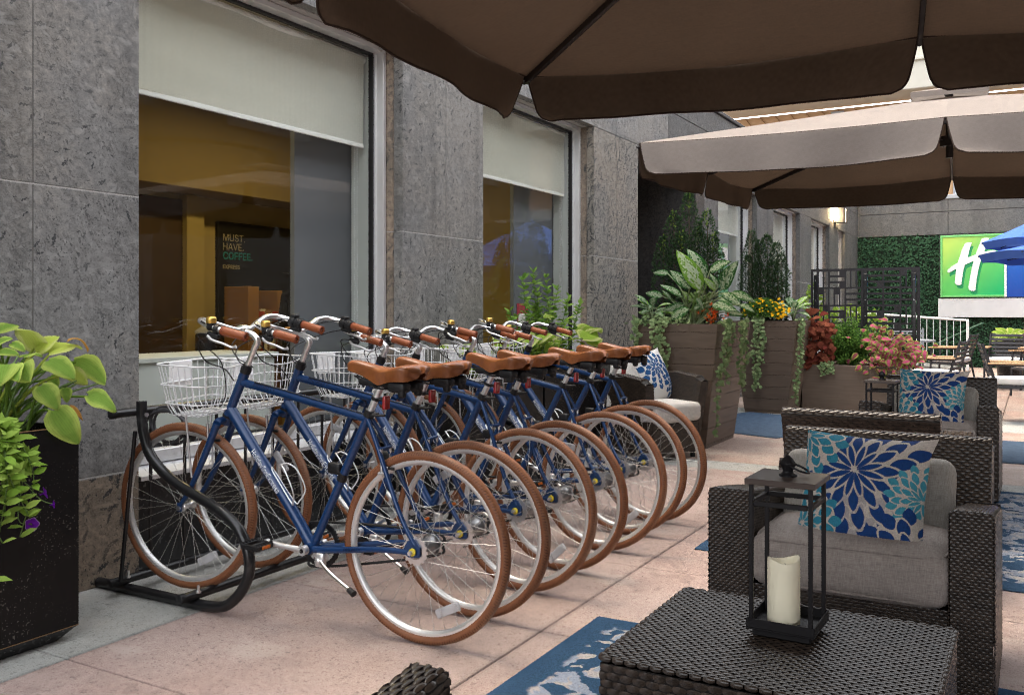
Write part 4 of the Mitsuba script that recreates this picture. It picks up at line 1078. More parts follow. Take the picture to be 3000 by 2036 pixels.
# crankset, belt, kickstand, bottle cage
cs_ = M(); c0 = BBp + np.array([0, -.05, 0])
ring = Polygon([( (.0865 + (.0035 if i % 2 else 0)) * math.cos(a), (.0865 + (.0035 if i % 2 else 0)) * math.sin(a)) for i, a in enumerate(np.linspace(0, 2 * PI, 93)[:-1])]).difference(Polygon([(.070 * math.cos(a), .070 * math.sin(a)) for a in np.linspace(0, 2 * PI, 40)[:-1]]))
cs_ = extr(ring, .008, mat4(RYm, c0 + np.array([0, .004, 0])))
bp_('chainring', cs_, 'black_plastic', smooth=False)
sp_ = M()
for i in range(5):
    a = i * 2 * PI / 5 + .3; sp_.box(c0 + np.array([.04 * math.cos(a), 0, .04 * math.sin(a)]), (.07, .006, .014), .002, rot((0, 1, 0), -math.degrees(a)))
bp_('chainring__spider', sp_, 'satin_silver')
pa = math.radians(3)
for s, sg in ((1, 1), (-1, -1)):
    e0 = BBp + np.array([0, .058 * s, 0]); e1 = e0 + np.array([.170 * sg * math.cos(pa), .012 * s, .170 * sg * math.sin(pa)])
    cm = M().tube([e0 + np.array([0, -.012 * s, 0]), e0 + np.array([0, .012 * s, 0])], .0185, 16)
    cm.tube([e0, lerp(e0, e1, .5), e1], [.0135, .0105, .0115], 12); cm.tube([e1 + np.array([0, -.009 * s, 0]), e1 + np.array([0, .009 * s, 0])], .0135, 12)
    bp_('crank_arm', cm, 'satin_silver')
    bp_('crank_arm__bolt', M().lathe(split((0, 0), (.0085, 0), (.0085, .002), (0, .002)), 14, e0 + np.array([0, .0115 * s, 0]), (0, s, 0)), 'black_plastic')
    pc = e1 + np.array([0, .055 * s, 0])
    pm = M().tube([e1, pc + np.array([0, .038 * s, 0])], .008, 10)
    for dx in (-.038, .038): pm.box(pc + np.array([dx, 0, 0]), (.014, .088, .022), .004)
    for dy in (-.040, .040): pm.box(pc + np.array([0, dy, 0]), (.070, .010, .020), .003)
    for q in range(5):
        pm.box(pc + np.array([-.038, -.036 + q * .018, .013]), (.012, .006, .006), .001); pm.box(pc + np.array([.038, -.036 + q * .018, .013]), (.012, .006, .006), .001)
    bp_('pedal', pm, 'black_plastic')
    for q in (.0465, -.0465): bp_('pedal__reflector', M().box(pc + np.array([q, 0, 0]), (.004, .045, .012), .001), 'amber_lens')
y_ = -.052
bt = curve([BBp + np.array([.088, y_, 0]), BBp + np.array([.062, y_, .062]), BBp + np.array([0, y_, .088]), (0.01, y_, .396), (-.047, y_, .349), (.01, y_, .302), BBp + np.array([0, y_, -.088]), BBp + np.array([.062, y_, -.062])], 6, True)
bp_('drive_chain', M().tube(bt, .0052, 6, closed=True), 'black_rubber')
kb = np.array([.435, .045, .245])
bp_('kickstand', M().tube(curve([kb, (.36, .075, .215), (.245, .105, .178)], 4), .0072, 10), 'silver')
v0, f0 = rbox((.044, .03, .055), .012, 4); bp_('kickstand__mount', M().add(v0 + kb + np.array([.0, -.01, -.002]), f0).lathe([(0, 0), (.012, 0), (.012, .006), (0, .006)], 12, kb + np.array([0, .006, -.004]), (0, 1, 0)), 'satin_silver')
bp_('kickstand__foot', M().tube([(.252, .103, .180), (.222, .1115, .170)], [.010, .013], 10), 'black_rubber')
da = dtp[14] - dtp[9]; da /= np.linalg.norm(da); up_ = np.array([-da[2], 0, da[0]]); up_ = up_ if up_[2] > 0 else -up_
o = lerp(dtp[0], dtp[-1], .60) + up_ * .025
bc = M()
for s in (-1, 1):
    bc.tube(curve([o - da * .075 + np.array([0, .006 * s, 0]), o + da * .075 + np.array([0, .010 * s, 0]), o + da * .085 + up_ * .015 + np.array([0, .02 * s, 0]), o + da * .06 + up_ * .055 + np.array([0, .037 * s, 0]), o - da * .02 + up_ * .072 + np.array([0, .034 * s, 0]), o - da * .062 + up_ * .062 + np.array([0, .02 * s, 0]), o - da * .068 + up_ * .05 + np.array([0, .0, 0])], 6), .0033, 7)
bc.tube(curve([o - da * .075 + np.array([0, -.006, 0]), o - da * .09 + up_ * .004, o - da * .075 + np.array([0, .006, 0])], 4), .0033, 7)
bp_('bottle_cage', bc, 'satin_silver')
lk = M().tube([lerp(BBp, SC, .50), lerp(BBp, SC, .55)], .0195, 14); v0, f0 = rbox((.06, .03, .045), .012, 4); lk.add(v0 + lerp(BBp, SC, .56) + np.array([.045, 0, .01]), f0)
bp_('lock_holder', lk, 'black_plastic')

POSE = [(1.621, 2.719, 3.6, .6, 5.3, .044), (1.614, 3.056, 1.8, -1.7, 1.9, .029), (1.62, 3.452, -2.3, 4.1, 6.8, -.019), (1.621, 3.82, -2.9, -.9, 1.0, -.029),
        (1.632, 4.233, -.5, 5.5, 5.3, -.003), (1.606, 4.606, -1.9, 6.3, 8.7, .014), (1.62, 4.97, -5.7, -.2, 3.9, -.022)]
BL = ['blue bicycle at the near end of the rack, its whole frame in view', 'second blue bicycle from the near end of the rack, its right grip fraying',
      'third blue bicycle from the near end of the rack, its handlebar turned most towards us', 'middle blue bicycle of the seven in the rack, fourth from the near end',
      'fifth blue bicycle from the near end, handlebar nearly straight before the grey pillar', 'second blue bicycle from the far end of the rack, its bell before the second window',
      'blue bicycle at the far end of the rack, next to the wicker armchair']
BAR = ('stem', 'handlebar', 'grip', 'grip__stitching', 'brake_lever', 'brake_lever__blade', 'bell', 'bell__mount', 'twist_shifter', 'twist_shifter__knurl', 'cable')
SPIN = np.random.default_rng(5).uniform(0, 360, (7, 2)); SPIN[0] = 0
CRANK = [0, 14, -160, 35, 190, -20, 60]
for nb, ((X0, Y0, yaw, roll, steer, dz), lab) in enumerate(zip(POSE, BL)):
    k = thing('city_bicycle', lab, 'bicycle', 'blue bicycles in the rack')
    R0 = rot((0, 0, 1), 180 + yaw) @ rot((1, 0, 0), roll) @ rot((0, 1, 0), -2.2)
    base = mat4(R0, (X0, Y0, 0))
    Rs = rot(AXs, steer)
    tm = mat4(Rs, HB - Rs @ HB)
    last = {}
    for (path, d, st_) in TPL:
        mm = base @ tm if st_ else base
        if path in BAR: mm = mm @ mat4(None, AXs * dz)
        bits = path.split('__')
        if 'wheel' in bits[0]:                             # every wheel stopped at its own angle
            c_ = RH if bits[0] == 'rear_wheel' else FH; Rw = rot((0, 1, 0), SPIN[nb, int(bits[0] == 'front_wheel')]); mm = mm @ mat4(Rw, c_ - Rw @ c_)
        if bits[0] in ('crank_arm', 'pedal', 'chainring'):
            Rw = rot((0, 1, 0), CRANK[nb]); mm = mm @ mat4(Rw, BBp - Rw @ BBp)
        par = k if len(bits) == 1 else last[bits[0]] if bits[0] in last else None
        if par is None:                                    # a holder without a mesh of its own (the wheels)
            par = uniq(k + '__' + bits[0]); last[bits[0]] = par
        key = uniq(par + '__' + bits[-1]); scene[key] = {**d, 'to_world': T(mm)}
        if len(bits) == 1: last[bits[0]] = key
        if bits[-1] in ('spokes', 'knurl', 'stitching'): labels[key] = {'kind': 'stuff'}
    if dz > 0:                                             # longer quill shows on the raised bars
        part(k, 'quill', M().tube([HT, HT + AXs * (.08 + dz)], .0117, 12), 'silver', to=base @ tm)

    if nb == 1:                                            # frayed lacing at the right grip
        m = M()
        for j in range(9): m.tube(curve([(.70, -.252, 1.040), (.70 + rng.normal(0, .004), -.252 + rng.normal(0, .004), 1.028), (.70 + rng.normal(0, .008), -.252 + rng.normal(0, .008), 1.012)], 4), .0009, 4)
        part(k, 'frayed_lacing', m, 'tan_board', to=base @ tm @ mat4(None, AXs * dz))
# ================================================================== parasols
def parasol(name, label, c, half, rotd, ze, zh, tilt, mast, drop=.198, mat='canopy_cloth'):
    k = thing(name, label, 'umbrella', 'brown square parasols over the terrace')
    Rr = rot((0, 0, 1), rotd); Rt = rot((1, 0, 0), tilt)
    c = np.asarray(c, float)
    def W(p):
        p = np.atleast_2d(np.asarray(p, float))
        q = p.copy(); q[:, 2] -= ze
        q = q @ Rt.T; q[:, 2] += ze
        return q @ Rr.T + np.array([c[0], c[1], 0])
    h = half
    E = [(-h, h), (0, h), (h, h), (h, 0), (h, -h), (0, -h), (-h, -h), (-h, 0)]
    hub = np.array([0, 0, zh])
    top = M()
    n = 14
    for i in range(8):
        a, b = np.array([*E[i], ze]), np.array([*E[(i + 1) % 8], ze])
        u = np.linspace(0.0, 1, n); V = []
        for s in u:
            for t in u:
                e = a * (1 - t) + b * t
                p = hub * (1 - s) + e * s
                sag = .035 * s * math.sin(PI * t) * math.sin(PI * min(1, s * .72)) + .012 * math.sin(PI * t) * s ** 3
                V.append(p - np.array([0, 0, sag]))
        top.add(W(V), grid(n, n))
    tv, tf = top.get(); part(k, 'canopy', (tv + np.array([0, 0, .006]), tf), mat); part(k, 'lining', (tv, tf), 'canopy_shaded')  # second sheet added under the cloth to carry the painted underside shade
    v = M(); w = .24
    cap = np.array([(-w, -w), (w, -w), (w, w), (-w, w)])
    for i in range(4):
        p, q = cap[i], cap[(i + 1) % 4]
        v.add(W([(0, 0, zh + .075), (*p, zh + .018), (*q, zh + .018)]), [[0, 1, 2]])
        v.add(W([(*p, zh + .018), (*p, zh - .02), (*q, zh - .02), (*q, zh + .018)]), [[0, 1, 2, 3]])
    part(k, 'vent_cap', v, mat, smooth=False)
    for i in range(8):
        a, b = np.array([*E[i], ze]), np.array([*E[(i + 1) % 8], ze])
        L = np.linalg.norm(b - a); d = (b - a) / L; out = np.array([d[1], -d[0], 0]); out = -out if out @ (a + b) < 0 else out
        ns, nt = 40, 14
        P = np.zeros((ns, nt, 3)); ph = i * 1.7 + c[1]
        for ti, t in enumerate(np.linspace(0, 1, nt)):
            r = max(0, (t - .72) / .28)
            ins = .006 + .045 * t ** 1.2 + .050 * (1 - math.sqrt(max(0, 1 - min(r, 1) ** 2)))
            for si, s in enumerate(np.linspace(0, 1, ns)):
                x = ins + (L - 2 * ins) * s
                arch = .004 * math.sin(PI * s)
                wv = t * (.018 * math.sin(s * 7 + ph) + .012 * math.sin(s * 17 + ph * 2) + .035 * (math.exp(-s * 14) + math.exp(-(1 - s) * 14)))
                fl = .0025 * math.sin(s * 55 + ph) * t * (1 - s * (1 - s) * 3)
                P[si, ti] = a + d * x + out * (wv + fl + .006) + np.array([0, 0, -.012 * math.sin(PI * s) - drop * t * (1 - .02 * math.sin(s * 5 + ph)) - arch * t])
        vk = part(k, 'valance', M().add(W((P + out * .003).reshape(-1, 3)), grid(ns, nt)), mat)
        part(vk, 'lining', M().add(W((P - out * .001).reshape(-1, 3)), grid(ns, nt)), 'valance_shaded')  # inner sheet with the valance shade in its colour
        border = np.vstack([P[0, :, :], P[1:-1, -1, :], P[-1, ::-1, :]])
        part(k, 'hem', M().tube(W(border), .0042, 5), 'hem_cloth')
        sm = np.array([a + d * L * s + np.array([0, 0, -.012 * math.sin(PI * s)]) for s in np.linspace(0, 1, 20)])
        part(k, 'seam', M().tube(W(sm), .0050, 6), 'hem_cloth')
        e = a
        rb = M(); A = hub + np.array([0, 0, -.035]); Bq = e + np.array([0, 0, -.020])
        dd = (Bq - A); ll = np.linalg.norm(dd); dd /= ll
        s_ = np.cross(dd, [0, 0, 1]); s_ /= np.linalg.norm(s_); uu = np.cross(s_, dd)
        bx, fx = cbox((ll, .020, .030), .003)
        rb.add(W(bx @ np.stack([dd, s_, uu]) + (A + Bq) / 2), fx)
        part(k, 'rib', rb, 'umbrella_rib')
        tp = M().tube(W([Bq - dd * .01, Bq + dd * .022]), .008, 8); part(k, 'rib_tip', tp, 'umbrella_rib')
        sa_ = np.array([0, 0, zh - .30]); sb_ = lerp(A, Bq, .46)
        part(k, 'strut', M().tube(W([sa_, sb_ - np.array([0, 0, .012])]), .009, 8), 'umbrella_rib')
    hm = M().tube(W([(0, 0, zh + .03), (0, 0, zh - .42)]), .024, 14); hm.tube(W([(0, 0, zh - .27), (0, 0, zh - .34)]), .062, 16); hm.tube(W([(0, 0, zh - .02), (0, 0, zh - .07)]), .062, 16)
    part(k, 'hub', hm, 'umbrella_rib')
    hp = W([(0, 0, zh + .02)])[0]; mx, my = mast
    part(k, 'mast', M().tube([(mx, my, .10), (mx, my, zh + .22)], .045, 16), 'umbrella_rib')
    part(k, 'arm', M().tube(curve([(mx, my, zh + .05), lerp((mx, my, zh + .36), hp + np.array([0, 0, .34]), .5), hp + np.array([0, 0, .20]), hp], 6), .030, 12), 'umbrella_rib')
    part(k, 'base', M().box((mx, my, .06), (.9, .9, .10), .015), 'slate_metal')
    return k
parasol('brown_parasol', 'big brown parasol hanging over the near seats at the top of the view', (3.40, 2.20), 1.60, 8, 2.245, 2.60, 0.0, (5.55, 2.5))
parasol('brown_parasol', 'second brown parasol with a pale sunlit top beyond the near one', (3.04, 7.08), 1.70, 3.5, 2.305, 2.70, 2.3, (5.75, 5.9))
def blue_parasol(label, cx, cy, z0, zt, r, rotd):
    k = thing('blue_parasol', label, 'umbrella', 'blue parasols by the far sign')
    E = [(r * math.cos(PI / 4 * i), r * math.sin(PI / 4 * i)) for i in range(8)]
    Rr = rot((0, 0, 1), rotd); m = M(); vm = M(); n = 10
    for i in range(8):
        a, b = np.array([*E[i], z0]), np.array([*E[(i + 1) % 8], z0]); V, Q = [], []
        for s in np.linspace(0, 1, n):
            for t in np.linspace(0, 1, n):
                p = np.array([0, 0, zt]) * (1 - s) + (a * (1 - t) + b * t) * s
                p[2] -= .03 * math.sin(PI * s) ; p[2] += .02 * s * math.sin(PI * t); V.append(p)
        for t in np.linspace(0, 1, n):
            e = a * (1 - t) + b * t + np.array([0, 0, .02 * math.sin(PI * t)])
            for q in (0, .5, 1): Q.append(e * np.array([1 - .04 * q, 1 - .04 * q, 1]) - np.array([0, 0, .10 * q]))
        m.add(np.array(V) @ Rr.T + np.array([cx, cy, 0]), grid(n, n)); vm.add(np.array(Q) @ Rr.T + np.array([cx, cy, 0]), grid(n, 3))
        part(k, 'rib', M().tube(np.array([(0, 0, zt - .06), .5 * (a + np.array([0, 0, zt])) - np.array([0, 0, .13]), a - np.array([0, 0, .02])]) @ Rr.T + np.array([cx, cy, 0]), .008, 6), 'slate_metal')
    part(k, 'canopy', m, 'canopy_blue'); part(k, 'valance', vm, 'canopy_blue')
    part(k, 'pole', M().tube([(cx, cy, 0.02), (cx, cy, zt + .05)], .02, 10), 'grey_metal')
    part(k, 'base', M().lathe(split((0, .09), (.25, .09), (.27, .0)), 24, (cx, cy, 0)), 'slate_metal')
blue_parasol('upper of two blue parasols overlapping the green sign at the right edge', 4.35, 15.4, 2.22, 2.98, 1.50, 12)
blue_parasol('lower and smaller of two blue parasols before the green sign', 4.30, 13.3, 1.93, 2.30, 1.38, 6)
# ================================================================== wicker weaving
def weave(fn, Ls, Lt, ds, dt, amp, clip=True):
    """Basket strands over the surface fn(s, t) -> (points, normals), s and t in metres."""
    nr = max(1, int(round(Lt / dt))); dt = Lt / nr
    nc = max(1, int(round(Ls / ds))); ds = Ls / nc
    j, i = np.meshgrid(np.arange(nr), np.arange(-1, nc + 1), indexing='ij')
    s0 = (i + .5 + .5 * (j % 2)) * ds; t0 = (j + .5) * dt
    ok = (s0 > -ds * .45) & (s0 < Ls + ds * .45)
    s0, t0 = s0[ok], t0[ok]; n = len(s0)
    jit = rng.uniform(-1, 1, (n, 3))
    a = np.array([-1, -.62, 0, .62, 1.0]); b = np.array([-1, 0, 1.0])
    A, Bq = np.meshgrid(a, b, indexing='ij'); A, Bq = A.ravel(), Bq.ravel()
    s = s0[:, None] + A[None] * ds * .56 + jit[:, :1] * ds * .04; t = t0[:, None] + Bq[None] * dt * (.48 * np.where(np.abs(A[None]) > .9, .34, np.where(np.abs(A[None]) > .5, .86, 1.0))) + jit[:, 1:2] * dt * .05
    hgt = amp * (np.cos(np.abs(A) * PI / 2) ** .6 * 1.5 - .75)[None] * (1 + .2 * jit[:, 2:]) - amp * .45 * (Bq ** 2)[None]
    P, N = fn(np.clip(s, 0, Ls).ravel(), np.clip(t, 0, Lt).ravel())
    V = P + N * hgt.reshape(-1, 1)
    g = grid(5, 3)
    F = (np.arange(n)[:, None, None] * 15 + g[None]).reshape(-1, 4)
    m = M().add(V, F)
    ns, nt = max(2, int(Ls / .08) + 1), max(2, int(Lt / .012) + 1) if Lt < 2 else 40
    S, Tt = np.meshgrid(np.linspace(0, Ls, ns), np.linspace(0, Lt, nt), indexing='ij')
    P, N = fn(S.ravel(), Tt.ravel())
    base = M().add(P - N * amp * .8, grid(ns, nt))
    return m, base
def flat(o, es, et, nrm):
    o, es, et, nrm = (np.asarray(q, float) for q in (o, es, et, nrm)); es = es / np.linalg.norm(es); et = et / np.linalg.norm(et); nrm = nrm / np.linalg.norm(nrm)
    return lambda s, t: (o + np.outer(s, es) + np.outer(t, et), np.broadcast_to(nrm, (len(s), 3)))
def sweep(path, o, e):
    """Surface of a 2-d path (in a plane through o, 3-d points, with outward normals) extruded along e. t runs along the path."""
    path = np.asarray(path, float); L = np.concatenate([[0], np.cumsum(np.linalg.norm(np.diff(path[:, :3], axis=0), axis=1))])
    e = np.asarray(e, float) / np.linalg.norm(e)
    def fn(s, t):
        P = np.stack([np.interp(t, L, path[:, k]) for k in range(3)], 1); N = np.stack([np.interp(t, L, path[:, 3 + k]) for k in range(3)], 1)
        N = N / (np.linalg.norm(N, axis=1, keepdims=True) + 1e-9)
        return P + np.outer(s, e), N
    return fn, L[-1]
class Wk:
    def __init__(s): s.m, s.bm = M(), M()
    def add(s, fn, Ls, Lt, ds, dt, amp):
        a, b = weave(fn, Ls, Lt, ds, dt, amp)
        s.m.add(*a.get()); s.bm.add(*b.get())
    def put(s, k, name, to):
        key = part(k, name, s.bm, 'wicker_base', to=to)
        part(key, 'strand', s.m, 'wicker', to=to, kind='stuff')
def hoop(w, zb, zt, r, x0=0):
    """Up the outer side, over the rounded top, down the inner side of an arm of width w: rows of (x, 0, z, nx, 0, nz)."""
    P = [(x0, 0, zb, -1, 0, 0), (x0, 0, zt - r, -1, 0, 0)]
    for a in np.linspace(0, 90, 5)[1:]:
        c, s = math.cos(math.radians(a)), math.sin(math.radians(a)); P.append((x0 + r - r * c, 0, zt - r + r * s, -c, 0, s))
    for a in np.linspace(90, 0, 5):
        c, s = math.cos(math.radians(a)), math.sin(math.radians(a)); P.append((x0 + w - r + r * c, 0, zt - r + r * s, c, 0, s))
    P.append((x0 + w, 0, zb, 1, 0, 0)); return P

def club_chair(label, x0, y0, flip=False, W=.85, D=.74, ds=.024, dt=.0098, arms=(.14, .122), group='wicker club chairs', cush=True, backz=.742, dense=True):
    """Front at local y=0, seat towards -y. x0 = left edge, y0 = front in the world; flip turns it round."""
    k = thing('wicker_armchair', label, 'armchair', group)
    to = mat4(rot((0, 0, 1), 180), (x0 + W, y0, 0)) if flip else mat4(None, (x0, y0, 0))
    for (ax, aw) in ((0, arms[0]), (W - arms[1], arms[1])):
        wk = Wk(); fn, L = sweep(hoop(aw, .03, .618, .022, ax), (0, 0, 0), (0, 1, 0))
        q = 1 if dense else 1.5
        def armslope(s_, t_, fn=fn):
            P, N = fn(s_, t_); P = P.copy(); P[:, 2] *= 1 - .13 * np.clip(s_ / .55, 0, 1.15) ** 1.1; return P, N
        wk.add(armslope, D - .10, L, ds * q, dt * q, .0030)
        wk.add(flat((ax + .004, .001, .03), (1, 0, 0), (0, 0, 1), (0, -1, 0)), aw - .008, .585, ds * .80 * q, dt * .9 * q, .0028)
        wk.add(flat((ax + .004, D - .101, .03), (1, 0, 0), (0, 0, 1), (0, 1, 0)), aw - .008, .50, ds * 1.2 * q, dt * 1.3 * q, .0028)
        wk.put(k, 'arm', to)
    # reclined back: front face, rolled top, rear face
    bx0, bx1 = .085, W - .035; bw = bx1 - bx0
    lean = .14
    def bp2(z, thick): return .60 + lean * (z - .30) / .45 + thick
    P = []
    nf = np.array([0, -1, lean / .45]); nf /= np.linalg.norm(nf)
    P += [(bx0, bp2(.10, 0), .10, *nf), (bx0, bp2(backz - .02, 0), backz - .02, *nf)]
    yc, zc = bp2(backz - .02, .030), backz - .026
    for a in np.linspace(160, 10, 7):
        c, s = math.cos(math.radians(a)), math.sin(math.radians(a)); P.append((bx0, yc + .031 * c, zc + .031 * s, 0, c, s))
    P += [(bx0, bp2(backz - .03, .062), backz - .03, 0, 1, -.25), (bx0, bp2(.06, .062), .06, 0, 1, -.25)]
    fn, L = sweep(P, (0, 0, 0), (1, 0, 0)); wk = Wk()
    wk.add(fn, bw, L, ds * 1.35, dt * 1.12, .0036)
    for (xx, nx) in ((bx0, -1), (bx1, 1)):
        wk.add(lambda s, t, xx=xx, nx=nx: (np.stack([np.full(len(s), xx), bp2(.35 + t, 0) + s, .35 + t], 1), np.broadcast_to(np.array([nx, 0, 0.0]), (len(s), 3))), .06, backz - .36, .02, dt * 1.2, .003)
    wk.put(k, 'back', to)
    wk = Wk(); wk.add(flat((arms[0], .03, .05), (1, 0, 0), (0, 0, 1), (0, -1, 0)), W - sum(arms), .26, ds, dt, .003)
    wk.bm.b(arms[0], W - arms[1], .035, .62, .20, .298); wk.put(k, 'seat_base', to)
    for (fx, fy) in ((.05, .05), (W - .05, .05), (.05, D - .16), (W - .05, D - .16)):
        part(k, 'foot', M().lathe(split((0, 0), (.018, .0), (.018, .05), (0, .05)), 12, (fx, fy, .0)), 'black_plastic', to=to)
    if cush:
        sw = W - sum(arms)
        v, f0 = rbox((sw + .012, .62, .165), .05, 9, .028, .012, 3, .006)
        c = part(k, 'seat_cushion', M().add(v + np.array([arms[0] + sw / 2, .305, .392]), f0), 'linen_grey', to=to)
        for zz in (.073, -.066):
            P = []
            for a in np.linspace(0, 2 * PI, 61)[:-1]:
                ca, sa2 = math.cos(a), math.sin(a); e = .22
                P.append((math.copysign(abs(ca) ** e, ca) * (sw / 2 - .010), math.copysign(abs(sa2) ** e, sa2) * .297, zz))
            P = np.array(P); P[:, :2] *= 1.012
            part(c, 'piping', M().tube(P + np.array([arms[0] + sw / 2, .305, .392]), .0042, 6, closed=True), 'linen_grey', to=to)
        v, f0 = rbox((sw - .03, .27, .14), .045, 9, .025, .01, 5, .010)
        Rb = rot((1, 0, 0), 90 - 17)
        part(k, 'back_cushion', M().add(v @ Rb.T + np.array([arms[0] + sw / 2, .47, .558]), f0), 'linen_back', to=to)
    return k, to
def pillow(label, c, size, R, mat, seed=0, group='flower print pillows'):
    n = 27; g = np.linspace(-1, 1, n); A, Bq = np.meshgrid(g, g, indexing='ij')
    edge = np.maximum(np.abs(A), np.abs(Bq)); th_ = .085 * np.clip((1 - A ** 2), 0, 1) ** .55 * np.clip((1 - Bq ** 2), 0, 1) ** .55
    pinch = 1 - .055 * ((1 - A ** 2) * (np.abs(Bq) ** 4) * 0 + (1 - np.abs(A)) ** .7 * np.abs(Bq) ** 3 )
    pinch2 = 1 - .055 * (1 - np.abs(Bq)) ** .7 * np.abs(A) ** 3
    X, Y = A * size / 2 * pinch2, Bq * size / 2 * pinch
    wr = .007 * (meshkit.fbm(np.stack([A * 2.2 + seed, Bq * 2.2, A * 0 + seed], -1), 3, seed) - .5) * 2 * edge
    m = M()
    uv = np.stack([A.ravel() * .5 + .5, Bq.ravel() * .5 + .5], 1)
    for s in (1, -1):
        ear = .03 * np.clip(np.abs(A) + np.abs(Bq) - 1.75, 0, 1) * (A > 0) * (Bq > 0) * 2
        P = np.stack([X + ear, Y + ear * .6, s * th_ + wr], -1).reshape(-1, 3)
        m.add(P @ np.asarray(R).T + np.asarray(c), grid(n, n) if s > 0 else grid(n, n)[:, ::-1], uv)
    return solo('throw_pillow', m, mat, label, 'pillow', group)
def pframe(face, lean, roll=0):
    """Columns: pillow right, up, outwards. face = heading of its front in degrees (0 = -y)."""
    return rot((0, 0, 1), face) @ rot((1, 0, 0), -lean) @ np.array([[1, 0, 0], [0, 0, -1], [0, 1, 0.0]]) @ rot((0, 0, 1), roll)

club_chair('large dark wicker armchair in front, grey cushions and a blue flower pillow on it', 2.607, 2.985)
pillow('flower print pillow on the large front armchair', (3.062, 3.19, .598), .405, pframe(-5, 21, -1.2), 'pillow_print', 1)
club_chair('dark wicker chair turned away, only its back showing behind the front armchair', 2.53, 4.98, True, backz=.768, ds=.030, dt=.0118, W=.77, D=.80, cush=True, dense=False)
club_chair('far dark wicker armchair with a flower pillow, beyond the second lantern', 2.545, 6.40, W=.82, D=.80, ds=.032, dt=.0125, dense=False)
pillow('flower print pillow on the far armchair behind the small lantern', (2.96, 6.66, .615), .42, pframe(-4, 20, -1), 'pillow_print', 2)
club_chair('wicker chair of which only one arm end shows at the bottom edge', 2.645, 1.245, True, W=.80, D=.74, ds=.030, dt=.0125, arms=(.085, .085))

# low wicker tables
def wicker_table(label, x0, x1, y0, y1, z, ds, dt):
    k = thing('wicker_table', label, 'table', 'low wicker tables')
    wk = Wk(); wk.add(flat((x0, y0, z), (1, 0, 0), (0, 1, 0), (0, 0, 1)), x1 - x0, y1 - y0, ds, dt, .0026)
    wk.put(k, 'top', None)
    wk = Wk()
    for (o, e, L, nn) in (((x0, y0, .03), (0, 1, 0), y1 - y0, (-1, 0, 0)), ((x1, y0, .03), (0, 1, 0), y1 - y0, (1, 0, 0)), ((x0, y0, .03), (1, 0, 0), x1 - x0, (0, -1, 0)), ((x0, y1, .03), (1, 0, 0), x1 - x0, (0, 1, 0))):
        wk.add(flat(o, e, (0, 0, 1), nn), L, z - .045, ds * 1.25, dt * 1.45, .0034)
    wk.put(k, 'side', None)
    ed = M(); n = 0
    for (a, b) in (((x0, y0), (x0, y1)), ((x0, y1), (x1, y1)), ((x1, y1), (x1, y0)), ((x1, y0), (x0, y0))):
        a, b = np.array([*a, z - .004]), np.array([*b, z - .004]); L = np.linalg.norm(b - a); q = int(L / .030)
        for i in range(q):
            p = lerp(a, b, (i + .06) / q); r = lerp(a, b, (i + .94) / q); mid = (p + r) / 2
            ed.tube(np.array([p, lerp(p, r, .25) , mid, lerp(p, r, .75), r]), [.0045, .0072, .0078, .0072, .0045], 8)
    part(k, 'edge_binding', ed, 'wicker', kind='stuff')
    return k
wicker_table('low wicker table in front carrying the black lantern and candle', 2.697, 3.388, 1.905, 2.50, .42, .0255, .0125)
wicker_table('second low wicker table beyond, mostly hidden, carrying the small lantern', 2.62, 3.35, 5.15, 6.05, .42, .034, .014)

def lantern(label, cx, cy, z, rz_, w=.160, d=.160, h=.375, gr='black metal lanterns'):
    k = thing('lantern', label, 'lantern', gr); to = mat4(rot((0, 0, 1), rz_), (cx, cy, z))
    a = .0075
    part(k, 'foot', M().b(-w / 2 + .012, w / 2 - .012, -d / 2 + .012, d / 2 - .012, .002, .018, .002), 'lantern_metal', to=to)
    tr = M().b(-w / 2, w / 2, -d / 2, d / 2, .0185, .022, .001)
    for s in (-1, 1):
        tr.b(-w / 2, w / 2, s * (d / 2 - .002) - .0018, s * (d / 2 - .002) + .0018, .0225, .044, .001); tr.b(s * (w / 2 - .002) - .0018, s * (w / 2 - .002) + .0018, -d / 2 + .004, d / 2 - .004, .0225, .044, .001)
    part(k, 'tray', tr, 'lantern_metal', to=to)
    for sx in (-1, 1):
        for sy in (-1, 1): part(k, 'post', M().box((sx * (w / 2 - .0105), sy * (d / 2 - .0105), (h + .014) / 2), (.0098, .0098, h - .024), .001), 'lantern_metal', to=to)
    bb = M()
    for s in (-1, 1):
        bb.b(-w / 2 + .0175, w / 2 - .0175, s * (d / 2 - .0105) - .005, s * (d / 2 - .0105) + .005, h - .062, h - .050, .001); bb.b(s * (w / 2 - .0105) - .005, s * (w / 2 - .0105) + .005, -d / 2 + .0175, d / 2 - .0175, h - .062, h - .050, .001)
    part(k, 'crossbar', bb, 'lantern_metal', to=to)
    part(k, 'roof', M().b(-w / 2 - .003, w / 2 + .003, -d / 2 - .003, d / 2 + .003, h - .010, h + .004, .0012), 'lantern_roof', to=to)
    part(k, 'finial', M().lathe([(.022, h + .0045), (.022, h + .007), None, (.020, h + .007), (.0135, h + .012), (.012, h + .018), (.020, h + .033), (.0185, h + .037), None, (.0185, h + .037), (.0125, h + .046), (.0045, h + .054), (0, h + .056)], 8), 'lantern_metal', to=to)
    an = np.linspace(0, 2 * PI, 33)[:-1]
    ring = np.stack([.024 + .026 * np.cos(an), .024 * np.sin(an), h + .026 - .010 * np.cos(an)], 1)
    part(k, 'ring', M().tube(ring, .0026, 8, closed=True), 'lantern_metal', to=to)
    return k
lantern('black lantern frame holding a cream candle on the front wicker table', 3.034, 2.268, .423, -1)
lantern('small looking black lantern in front of the far armchair', 2.795, 5.62, .423, -2, .165, .165, .385)
ang = np.linspace(0, 2 * PI, 49)
V = []
